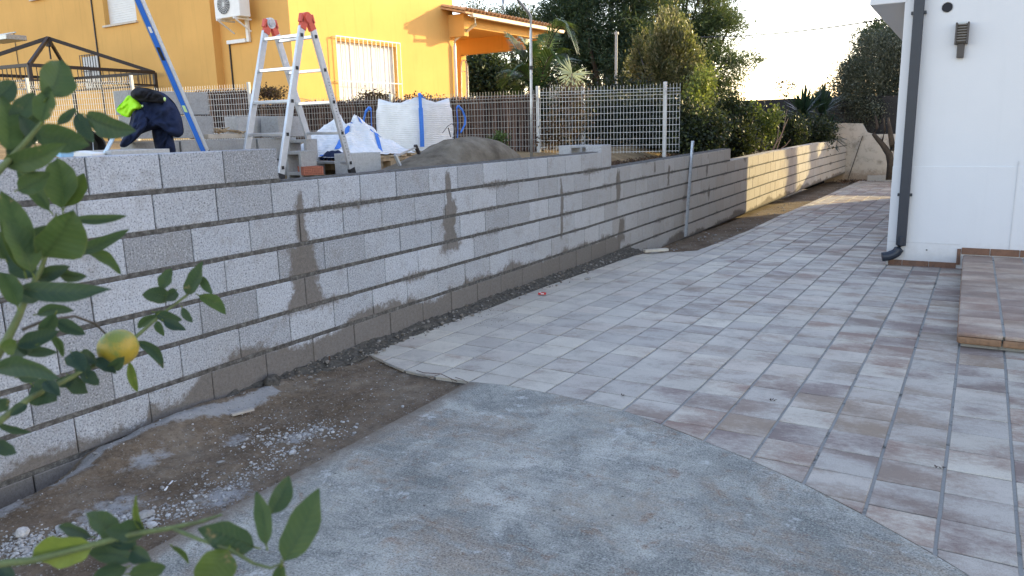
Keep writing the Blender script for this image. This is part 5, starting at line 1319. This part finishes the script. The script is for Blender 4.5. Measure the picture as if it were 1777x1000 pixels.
# dark evergreen mass between the mesh fence and the pines
dk = [(940, 190, 15.8, 34, 32), (1000, 172, 16.4, 36, 26), (1085, 175, 16.6, 50, 26), (985, 200, 15.0, 34, 34), (1060, 205, 15.4, 44, 36), (1130, 205, 15.3, 40, 34), (1170, 215, 14.6, 24, 30)]
for k, (x, y, d, rx, ry) in enumerate(dk):
    q = at_d(x, y + ry, d); tree('hedge_bush', ORD[k] + ' dark bush from the left seen through the right half of the mesh fence', 'bush', (q.x, q.y, .8), [blob(x, y, d, rx, ry), blob(x + 10, y + 20, d, rx * .9, ry * .8)], 110, 80, (.14, .14, .14), .07, .045, ML_HEDGE, M_BARKG, .03, up=.1, tint=(.12, .18), nl=8, group='dark bushes behind the mesh fence', shell=.2)
LB = [blob(990, 200, 12.7, 20, 40), blob(1000, 160, 12.7, 16, 10), blob(955, 230, 12.4, 16, 20)]
q = at_d(990, 262, 12.6); tree('climbing_vine', 'mostly dead vine with brown leaves tangled in the mesh fence right of the pole', 'vine', (q.x, q.y, 1.15), LB, 50, 40, (.12, .07, .12), .055, .035, ML_DRY, M_BARKG, .012, nl=14, tint=(.5, .25))
LB = [blob(862, 255, 11.3, 13, 14), blob(868, 240, 11.3, 8, 10)]
q = at_d(865, 272, 11.3); tree('weed', 'small dark green weed growing between the mortar heap and the fence', 'weed', (q.x, q.y, 1.15), LB, 22, 35, (.05, .05, .05), .05, .02, ML_PALM, M_BARKG, .006, nl=8, up=.6, tint=(.25, .2))
LB = [blob(470, 163, 14.0, 22, 8), blob(650, 172, 13.6, 26, 7), blob(730, 173, 13.4, 16, 6)]
q = at_d(650, 250, 13.7); tree('dead_creeper', 'dry creeper tangled along the top of the brushwood screen', 'vine', (q.x, q.y, 1.2), LB, 55, 40, (.14, .06, .05), .05, .03, ML_DRY, M_BARKG, .01, nl=20, tint=(.25, .2))

# leaves on the ground behind the fence end, sky-blue gap filler not needed
# palm
def frond(mb, mbr, base, tip, sag, n=38, ll=.42, seed=0, dro=.5, both=True):
    base = Vector(base); tip = Vector(tip); pts = []
    for k in range(n + 1):
        t_ = k / n; p_ = base.lerp(tip, t_) + Vector((0, 0, sag * 4 * t_ * (1 - t_))); pts.append(p_)
    mbr.tube(pts[::3] + [pts[-1]], [.018 * (1 - .8 * i / (len(pts[::3]))) for i in range(len(pts[::3]) + 1)], 5)
    for k in range(3, n + 1):
        d = (pts[k] - pts[k - 1]).normalized(); sd_ = d.cross(Vector((0, 0, 1))).normalized(); up_ = sd_.cross(d)
        for s_ in (-1, 1):
            l_ = ll * (math.sin(math.pi * (k / n) ** .8) * .8 + .25) * random.uniform(.85, 1.1)
            dr = (sd_ * s_ * .8 + d * .75 + up_ * .25).normalized(); a_ = pts[k]; m_ = a_ + dr * l_ * .55; e = m_ + (dr * .7 + Vector((0, 0, -dro))).normalized() * l_ * .45
            w = up_.cross(dr).normalized() * .014
            mb.add([a_ - w * .6, a_ + w * .6, m_ + w, e, m_ - w], [(0, 1, 2, 4), (4, 2, 3)], min(1, max(0, random.gauss(.45, .22))))
pd = 15.6
pm = thing('palm_tree', 'feathery palm with arching fronds between the porch and the mesh fence', 'palm', tuple(at_d(935, 215, pd)))
b = MB(); br = MB(); cb_ = (932, 172)
for (x, y, sg) in ((880, 60, .15), (895, 95, .3), (885, 130, .3), (1000, 88, .9), (985, 60, .7), (955, 62, .35), (905, 72, .3), (870, 150, .35), (1008, 150, .6), (920, 78, .2), (975, 110, .5), (900, 165, .3), (890, 110, .2)):
    frond(b, br, at_d(cb_[0], cb_[1], pd), at_d(x, y, pd + random.uniform(-.8, .8)), sg * .9, 40, .5)
build('fronds', b, ML_PALM, pm); br.tube([at_d(935, 230, pd), at_d(932, 172, pd)], [.13, .1], 8); build('trunk', br, M_BARK, pm, smooth=True)
fp = thing('fan_palm', 'small fan palm with pale star shaped leaf in front of the dark pine', 'palm', tuple(at_d(990, 200, 14)))
b = MB(); c_ = at_d(993, 128, 13.9)
for k in range(26):
    a_ = R(-60 + k * 300 / 25) ; dv = (RT * math.sin(a_) + UP * -math.cos(a_)); dv = (RT * math.cos(R(k * 11 - 20)) - UP * math.sin(R(k * 11 - 20)) * 1.0); l_ = random.uniform(.28, .38)
    w = dv.cross(FW).normalized() * .016; e = c_ + dv * l_ - FW * random.uniform(-.08, .12)
    b.add([c_, c_ + (e - c_) * .5 + w, e, c_ + (e - c_) * .5 - w], [(0, 1, 2, 3)], random.uniform(.8, 1))
build('fan_leaf', b, mat_leaf('pale_fan_leaf_material', [(0, (.25, .3, .12)), (1, (.5, .52, .32))], .3, .4), fp); b = MB(); b.tube([at_d(985, 200, 14), c_], [.02, .01], 6); build('petiole', b, M_BARKG, fp)
# yuccas
def yucca(x, y, d, label, n=90, l0=.75):
    q = at_d(x, y, d); t = thing('yucca', label, 'yucca', (q.x, q.y, .3), 0, 'yuccas in front of the privacy screen'); b = MB()
    for k in range(n):
        a_ = random.uniform(0, 6.283); e_ = R(random.uniform(-35, 88)); dv = Vector((math.cos(a_) * math.cos(e_), math.sin(a_) * math.cos(e_), math.sin(e_))); l_ = l0 * random.uniform(.75, 1.15)
        sd_ = dv.cross(Vector((0, 0, 1))).normalized() * .032; o_ = q + dv * .05; m_ = o_ + dv * l_ * .55; e = o_ + dv * l_ + Vector((0, 0, -.12 * math.cos(e_) * l_))
        b.add([o_ - sd_ * .7, o_ + sd_ * .7, m_ + sd_, e, m_ - sd_], [(0, 1, 2, 4), (4, 2, 3)], min(1, max(0, random.gauss(.4, .25))))
    build('blades', b, ML_YUC, t); b = MB(); b.tube([(q.x, q.y, -.1), q], [.1, .08], 8); build('trunk', b, M_BARK, t); return t
yucca(1393, 200, 22.5, 'left yucca of the dark pair in front of the screen', 170, .85); yucca(1425, 198, 23.2, 'right yucca of the dark pair, beside the olive tree', 170, .9)
yucca(1392, 238, 22.3, 'lower yucca hanging over the block wall below the dark pair', 130, .75); yucca(1432, 235, 22.8, 'lowest yucca close to the red brick pier', 130, .75)
# olive tree
LB = [blob(1590, 130, 24.5, 45, 70), blob(1560, 200, 24.5, 30, 26), blob(1490, 185, 24.5, 34, 34), blob(1520, 95, 24.5, 38, 36), blob(1500, 140, 24.5, 46, 40), blob(1550, 130, 24.5, 32, 60), blob(1475, 125, 24.5, 22, 22), blob(1478, 165, 24.5, 28, 26), blob(1505, 195, 24.5, 34, 26), blob(1545, 190, 24.8, 26, 34), blob(1540, 75, 24.6, 24, 22), blob(1525, 220, 24.6, 16, 12)]
base = at_z(1546, 303, -.2); base.z = -.25
ot = tree('olive_tree', 'grey green olive tree with a forked dark trunk beside the white house', 'tree', (base.x, 24.6, -.25), LB, 640, 150, (.15, .15, .16), .08, .026, ML_OLIVE, M_BARK, .0001, tint=(.6, .22), nl=1, shell=.35, up=.25)
for ch in ot.children:
    if ch.name.startswith('trunk'): bpy.data.objects.remove(ch)
b = MB(); dd_ = 24.4
A_ = at_y(1545, 304, 24.6); 
b.tube([at_y(1545, 312, 24.6), at_y(1546, 285, 24.6), at_y(1543, 268, 24.6), at_y(1532, 252, 24.6), at_y(1520, 238, 24.6), at_y(1515, 232, 24.6)], [.12, .1, .095, .075, .06, .05], 9)
b.tube([at_y(1543, 270, 24.6), at_y(1548, 250, 24.6), at_y(1544, 225, 24.6), at_y(1541, 205, 24.6)], [.09, .08, .06, .03], 8)
b.tube([at_y(1517, 234, 24.6), at_y(1522, 222, 24.6), at_y(1521, 210, 24.6), at_y(1519, 200, 24.6)], [.045, .04, .03, .015], 7)
b.tube([at_y(1530, 248, 24.6), at_y(1536, 225, 24.6), at_y(1533, 205, 24.6)], [.04, .03, .015], 6)
b.tube([at_y(1548, 262, 24.6), at_y(1560, 240, 24.6), at_y(1566, 200, 24.6)], [.05, .04, .02], 6)
build('trunk', b, M_BARK, ot, smooth=True)
# block lying by the olive trunk, litter of leaves
o = block_at(1.35, 25.3, -.25, (0, 0, 5), 'grey block lying on the ground at the foot of the end wall', M_LOOSE, 'blocks left by the end wall'); o = block_at(1.62, 25.35, -.25, (0, 0, 3), 'grey block between the end wall and the olive trunk', M_LOOSE, 'blocks left by the end wall')
b = MB(); leaves(b, [(random.uniform(.4, 2.0), random.uniform(24.9, 25.9), -.24) for _ in range(60)], 22, (.12, .1, .02), .05, .02); single('leaf_litter', b, ML_DRY, 'dry leaf litter at the foot of the whitewashed end wall', 'leaf litter', kind='stuff')
b = MB(); leaves(b, [(-.25 - random.random() * .4, random.uniform(9.2, 13), 1.0 + random.random() * .05) for _ in range(70)], 30, (.09, .12, .02), .05, .02); single('dry_plant_litter', b, ML_DRY, 'dry twigs and leaf litter below the mesh fence behind the wall top', 'leaf litter', kind='stuff')
# overhead cable and utility post
b = MB(); A = at_d(1120, 60, 34); B = at_d(1640, 14, 20); pts = [A.lerp(B, k / 16) + Vector((0, 0, -.35 * 4 * (k / 16) * (1 - k / 16))) for k in range(17)]; b.tube(pts, .021, 6)
single('overhead_cable', b, M_BLACK, 'thin overhead cable sagging across the white sky between pine and house', 'cable')
b = MB(); b.tube([at_d(1068, 240, 20), at_d(1069.5, 56, 20)], .035, 8); b.box(at_d(1070, 58, 20), (.09, .09, .06)); single('utility_post', b, plain('weathered_post_material', (.38, .36, .33), .8), 'slim grey post standing in front of the dark pine', 'post')

# ------------------------------------------------------------------ lemon branches in the foreground
ML_LEMON = mat_leaf('lemon_leaf_material', [(0, (.014, .038, .032)), (.3, (.03, .065, .042)), (.6, (.06, .105, .025)), (.85, (.13, .18, .03)), (1, (.3, .36, .06))], .38, .58, spots=True)
lt = thing('lemon_tree', 'lemon tree branches with broad green leaves reaching in from the left foreground', 'lemon tree', (1.55, .35, 0))
LV = [ # base, tip, width px, distance, tint, curl
((80, 170), (108, 103), 54, .86, .45, .15), ((72, 212), (84, 150), 34, .86, .55, .1), ((-14, 178), (26, 140), 34, .9, .2, .1), ((14, 264), (4, 165), 40, .88, .62, .1), ((14, 268), (66, 186), 34, .92, .1, .1),
((150, 200), (232, 228), 38, 1.0, .25, .15), ((100, 216), (131, 187), 14, 1.0, .2, .1), ((134, 196), (162, 246), 22, 1.0, .12, .1), ((58, 228), (156, 252), 44, .9, .48, .12), ((4, 286), (112, 250), 34, .88, .5, .1),
((108, 362), (96, 272), 48, .95, .66, .12), ((112, 360), (145, 300), 34, .96, .68, .1), ((86, 366), (26, 296), 24, .95, .5, .2), ((42, 470), (2, 330), 44, .88, .55, .15), ((74, 446), (128, 366), 74, .9, .52, .1), ((128, 380), (217, 374), 15, 1.0, .4, .15),
((56, 474), (6, 378), 44, .88, .58, .1), ((120, 440), (222, 398), 20, 1.0, .42, .1), ((142, 432), (208, 478), 20, 1.0, .6, -.3), ((64, 480), (12, 444), 40, .95, .08, .1), ((60, 482), (120, 462), 24, .96, .1, .1), ((30, 500), (186, 500), 32, .92, .3, .12),
((30, 532), (0, 470), 30, .9, .55, .1), ((64, 546), (130, 538), 18, 1.0, .25, -.2), ((98, 556), (148, 580), 22, 1.0, .18, .1), ((30, 600), (102, 574), 28, .95, .2, .1), ((86, 578), (112, 618), 13, 1.0, .5, -.3), ((-10, 642), (111, 656), 32, .9, .25, -.12),
((28, 602), (100, 612), 18, .95, .1, .1), ((0, 602), (30, 598), 26, .9, .6, .1), ((56, 668), (98, 694), 44, 1.05, .35, .15), ((80, 660), (104, 686), 20, 1.05, .15, .1), ((118, 652), (152, 682), 28, 1.1, .18, .15), ((140, 644), (172, 668), 22, 1.1, .12, .1),
((124, 612), (148, 644), 28, 1.1, .15, .1), ((164, 622), (202, 648), 18, 1.12, .08, .1), ((98, 668), (128, 650), 20, 1.1, .05, .1), ((142, 612), (168, 628), 24, 1.12, .1, .1), ((238, 592), (284, 642), 17, 1.2, .35, -.35), ((224, 628), (240, 682), 13, 1.2, .85, .3),
((298, 516), (246, 512), 26, 1.25, .2, .1), ((280, 502), (296, 466), 22, 1.25, .38, .15), ((306, 504), (286, 522), 20, 1.25, .12, .1), ((324, 512), (350, 454), 24, 1.25, .3, .15), ((350, 480), (366, 508), 13, 1.25, .45, .3), ((345, 513), (392, 546), 20, 1.25, .62, -.4),
((268, 542), (316, 556), 18, 1.22, .3, .1), ((272, 546), (238, 570), 14, 1.22, .35, .1), ((284, 556), (322, 572), 16, 1.22, .12, .1), ((316, 534), (334, 560), 12, 1.22, .3, .2), ((272, 558), (284, 582), 12, 1.22, .5, .2),
((0, 692), (12, 714), 22, .95, .15, .1), ((-4, 736), (52, 752), 12, 1.0, .2, .2), ((46, 702), (18, 722), 16, 1.0, .12, .1), ((-6, 768), (28, 786), 22, .95, .12, .1),
((162, 946), (52, 968), 56, .78, .93, .12), ((160, 932), (100, 914), 22, .8, .12, .1), ((202, 936), (152, 890), 38, .8, .3, .15), ((252, 922), (184, 924), 34, .8, .3, .15), ((250, 924), (232, 858), 10, .8, .85, -.2), ((238, 950), (186, 935), 26, .8, .25, .1),
((442, 950), (342, 920), 50, .78, .3, .12), ((462, 946), (443, 853), 27, .76, .5, .15), ((470, 892), (502, 826), 32, .8, .42, .12), ((492, 974), (551, 848), 54, .76, .46, .12), ((396, 954), (348, 1036), 62, .76, .72, .1), ((488, 978), (492, 1040), 24, .76, .48, .1),
((20, 210), (58, 160), 30, .9, .3, .1), ((30, 330), (86, 300), 34, .9, .5, .15), ((60, 300), (10, 260), 30, .9, .2, .1), ((90, 250), (128, 228), 26, .92, .12, .2), ((50, 420), (100, 392), 30, .93, .15, .1), ((70, 520), (20, 505), 26, .93, .35, .1), ((60, 600), (12, 622), 26, .95, .12, .1), ((96, 545), (74, 590), 24, .97, .3, .15), ((30, 655), (78, 640), 26, .98, .18, .1), ((10, 450), (-20, 400), 40, .9, .4, .1), ((60, 250), (34, 200), 26, .9, .25, .1), ((96, 470), (150, 480), 20, .97, .12, .1), ((150, 655), (132, 625), 22, 1.1, .3, .1), ((190, 640), (214, 620), 18, 1.12, .15, .1), ((224, 996), (288, 984), 34, .8, .45, .1), ((232, 970), (150, 960), 30, .8, .25, .1), ((220, 985), (160, 1005), 30, .8, .2, .1), ((298, 948), (328, 976), 8, .85, .6, -.4), ((228, 955), (262, 972), 26, .8, .15, .1), ((516, 926), (534, 938), 14, .82, .7, .2), ((-6, 985), (26, 1004), 26, .8, .12, .1)]
def leaf_mesh(b, A, B, w, tint, curl, fold=.25):
    fold = random.uniform(.15, .6); curl *= random.uniform(.8, 2.2)
    ax = B - A; Ln = ax.length; ax.normalize(); vw = (CAM - (A + B) / 2).normalized()
    tilt = random.uniform(-1.1, 1.1); sd_ = ax.cross(vw).normalized(); nm = sd_.cross(ax).normalized(); sd_, nm = sd_ * math.cos(tilt * .5) + nm * math.sin(tilt * .5), nm * math.cos(tilt * .5) - sd_ * math.sin(tilt * .5)
    n = 9; V = []; prof = lambda t: (math.sin(math.pi * min(1, t ** .85)) ** .75) if 0 < t < 1 else 0
    for k in range(n + 1):
        t_ = k / n; c = A + ax * (Ln * t_) + nm * (Ln * .25 * (t_ * t_) * (-curl)) + nm * .0; hw = w / 2 * prof(t_) + .0004
        bend = sd_ * (Ln * .10 * math.sin(math.pi * t_) * (1 if curl > 0 else -2.2) * .5)
        wav = .075 * math.sin(t_ * 14 + tint * 30) * w
        for s_ in (-1, -.5, 0, .5, 1): V.append(c + bend + sd_ * hw * s_ + nm * (abs(s_) * hw * fold + wav * s_ * abs(s_)))
    F = [(k * 5 + i, k * 5 + i + 1, (k + 1) * 5 + i + 1, (k + 1) * 5 + i) for k in range(n) for i in range(4)]
    b.add(V, F, tint)
    for k in range(n + 1):
        for s_ in (-1, -.5, 0, .5, 1): LA.append(k / n + .0 - abs(s_) * .16); LS.append(abs(s_))
    b.tube([A - ax * Ln * .1 - nm * .001, A], .0009, 5, .9)
    b.tube([A + ax * (Ln * t_) + nm * (Ln * .25 * t_ * t_ * (-curl) - .0006) + sd_ * (Ln * .10 * math.sin(math.pi * t_) * (1 if curl > 0 else -2.2) * .5) for t_ in (0, .2, .4, .6, .8, .97)], [.0009, .0008, .0007, .0006, .0004, .0002], 4, .9)
    while len(LA) < len(b.v): LA.append(0); LS.append(0)
LA = []; LS = []
b = MB()
for (p0, p1, w, d, tn, cu) in LV:
    A = at_d(*p0, d); B = at_d(*p1, d + random.uniform(-.025, .025)); leaf_mesh(b, A, B, w * d / FPX * 1.1, min(1, max(0, tn + random.uniform(-.05, .05))), cu)
# leaves on the part of the tree outside the picture
for k in range(260):
    c = Vector((random.gauss(1.75, .3), random.gauss(.28, .22), random.uniform(.75, 2.1))); q = c - CAM
    xx_ = 888.5 + FPX * q.dot(RT) / max(.05, q.dot(FW))
    if q.dot(FW) > .05 and xx_ > -60: continue
    dv = Vector((random.uniform(-1, 1), random.uniform(-1, 1), random.uniform(-.6, .6))).normalized() * random.uniform(.05, .09); leaf_mesh(b, c, c + dv, random.uniform(.025, .04), random.uniform(.05, .7), .1)
build('leaves', b, ML_LEMON, lt, smooth=True, attrs={'along': LA, 'across': LS})
M_TWIG = plain('lemon_twig_material', (.11, .14, .05), .7, .25, 60, dirt=(.07, .06, .04)); M_TWIGB = plain('lemon_wood_material', (.07, .06, .045), .85, .25, 60)
def branch(pts, ds, rs, mat):
    b = MB(); P_ = [at_d(x, y, d) for (x, y), d in zip(pts, ds)]
    b.tube(P_, rs, 8); build('branch', b, mat, lt, smooth=True)
branch([(-60, 1000), (-10, 980), (60, 972), (160, 946), (230, 927), (300, 916), (350, 905), (385, 893)], [.76, .77, .77, .78, .79, .79, .8, .8], [.0048, .0042, .0038, .0034, .003, .0026, .0022, .0012], M_TWIG)
branch([(300, 917), (345, 936), (400, 954), (440, 978), (470, 986), (492, 976)], [.79, .78, .77, .77, .76, .76], [.0022, .002, .0018, .0017, .0014, .001], M_TWIG)
branch([(-80, 790), (-10, 738), (50, 692), (110, 662), (180, 626), (240, 581), (280, 546), (325, 512), (350, 470)], [.9, .98, 1.03, 1.08, 1.13, 1.2, 1.23, 1.25, 1.26], [.005, .0046, .0042, .0038, .0034, .003, .0026, .0022, .001], M_TWIG)
branch([(-20, 640), (12, 590), (32, 550), (46, 515), (70, 470), (85, 430), (98, 370)], [.92, .93, .93, .94, .95, .95, .96], [.0058, .005, .0045, .004, .0032, .0025, .001], M_TWIG)
branch([(-60, 360), (-5, 300), (40, 252), (74, 212), (80, 170)], [.86, .87, .88, .88, .88], [.0045, .004, .0032, .0024, .001], M_TWIG)
branch([(40, 572), (78, 556), (130, 549), (165, 562), (184, 580), (190, 590)], [.95, 1.0, 1.08, 1.13, 1.15, 1.15], [.0022, .002, .0019, .0018, .0016, .0016], M_TWIGB)
def world_branch(pts, rs):
    b = MB(); b.tube(pts, rs, 10); build('branch', b, M_TWIGB, lt, smooth=True)
E1 = at_d(-60, 1000, .76); E2 = at_d(-80, 790, .9); E3 = at_d(-20, 640, .92); E4 = at_d(-60, 360, .86)
for E_, zf in ((E1, .55), (E2, .8), (E3, .95), (E4, 1.15)):
    s_ = Vector((1.62, .32, zf)); world_branch([s_, s_.lerp(E_, .5) + Vector((0, 0, .06)), E_], [.012, .008, .005])
b = MB(); b.tube([(1.55, .35, -.1), (1.57, .34, .4), (1.6, .33, .8), (1.63, .32, 1.25), (1.6, .3, 1.8)], [.045, .038, .03, .02, .008], 12); build('trunk', b, M_BARKG, lt, smooth=True)
# the fruit
def _lem():
    t = NT('lemon_peel_material'); c = t.coord('Generated'); n = t.noise(c, 2.4, 4, .6); z = t.node('ShaderNodeSeparateXYZ'); t.l.new(c, z.inputs[0])
    k = t.mix(t.rng(t.math('ADD', z.outputs[2], t.rng(n, .3, .7, -.35, .35)), .5, .8), (.34, .25, .025), (.17, .205, .04)); k = t.mix(t.rng(t.noise(c, 9, 4, .7), .62, .7, 0, .75), k, (.1, .14, .03))
    k = t.mix(t.rng(t.noise(c, 16, 2, .5), .68, .72, 0, .8), k, (.05, .06, .03))
    t.bump(t.voro(c, 26), .25, .002); return t.fin(k, .42, .4)
b = MB(); q = at_d(205, 604, 1.15); r_ = .0283; n = 28; m_ = 18; V = []
axl = (UP * .9 - RT * .45).normalized(); xa_ = axl.cross(FW).normalized(); ya_ = axl.cross(xa_)
for k in range(m_ + 1):
    ph = math.pi * k / m_; rr = math.sin(ph) * r_ * (1.03 + .015 * math.sin(3 * ph)); hh = math.cos(ph) * r_ * .96
    for a in range(n): th_ = 2 * math.pi * a / n; w = 1 + .012 * fbm(math.cos(th_) * 1.5, math.sin(th_) * 1.5, k * .2); V.append(q + axl * hh + (xa_ * math.cos(th_) + ya_ * math.sin(th_)) * rr * w)
b.add(V, [(k * n + a, (k + 1) * n + a, (k + 1) * n + (a + 1) % n, k * n + (a + 1) % n) for k in range(m_) for a in range(n)])
fr_ = build('fruit', b, _lem(), lt, smooth=True); fr_['label'] = 'ripening yellow and green lemon with dark spots'

for k, (x, y, lab) in enumerate(((5.49, 28.0, 'unseen slender tree added behind the white house to shade a strip of wall'), (4.15, 28.0, 'unseen slender tree added by the corner of the sun-blocking house to shade a strip of wall'))):  # unseen trees added to cut the sunlight on the far wall into patches
    C = np.array([(x + random.gauss(0, .09), y + random.gauss(0, .09), .3 + 5.6 * u + random.uniform(-.1, .1)) for u in np.linspace(0, 1, 60)])
    t = thing('shade_cypress', lab, 'tree', (x, y, -.4), 0, 'trees added behind the white house to shade the far wall'); b = MB(); leaves(b, C, 260, (.09, .09, .12), .09, .04, .8); build('crown', b, ML_PINE, t); b = MB(); b.tube([(x, y, -.4), (x, y, 5.4)], [.08, .02], 7); build('trunk', b, M_BARK, t)
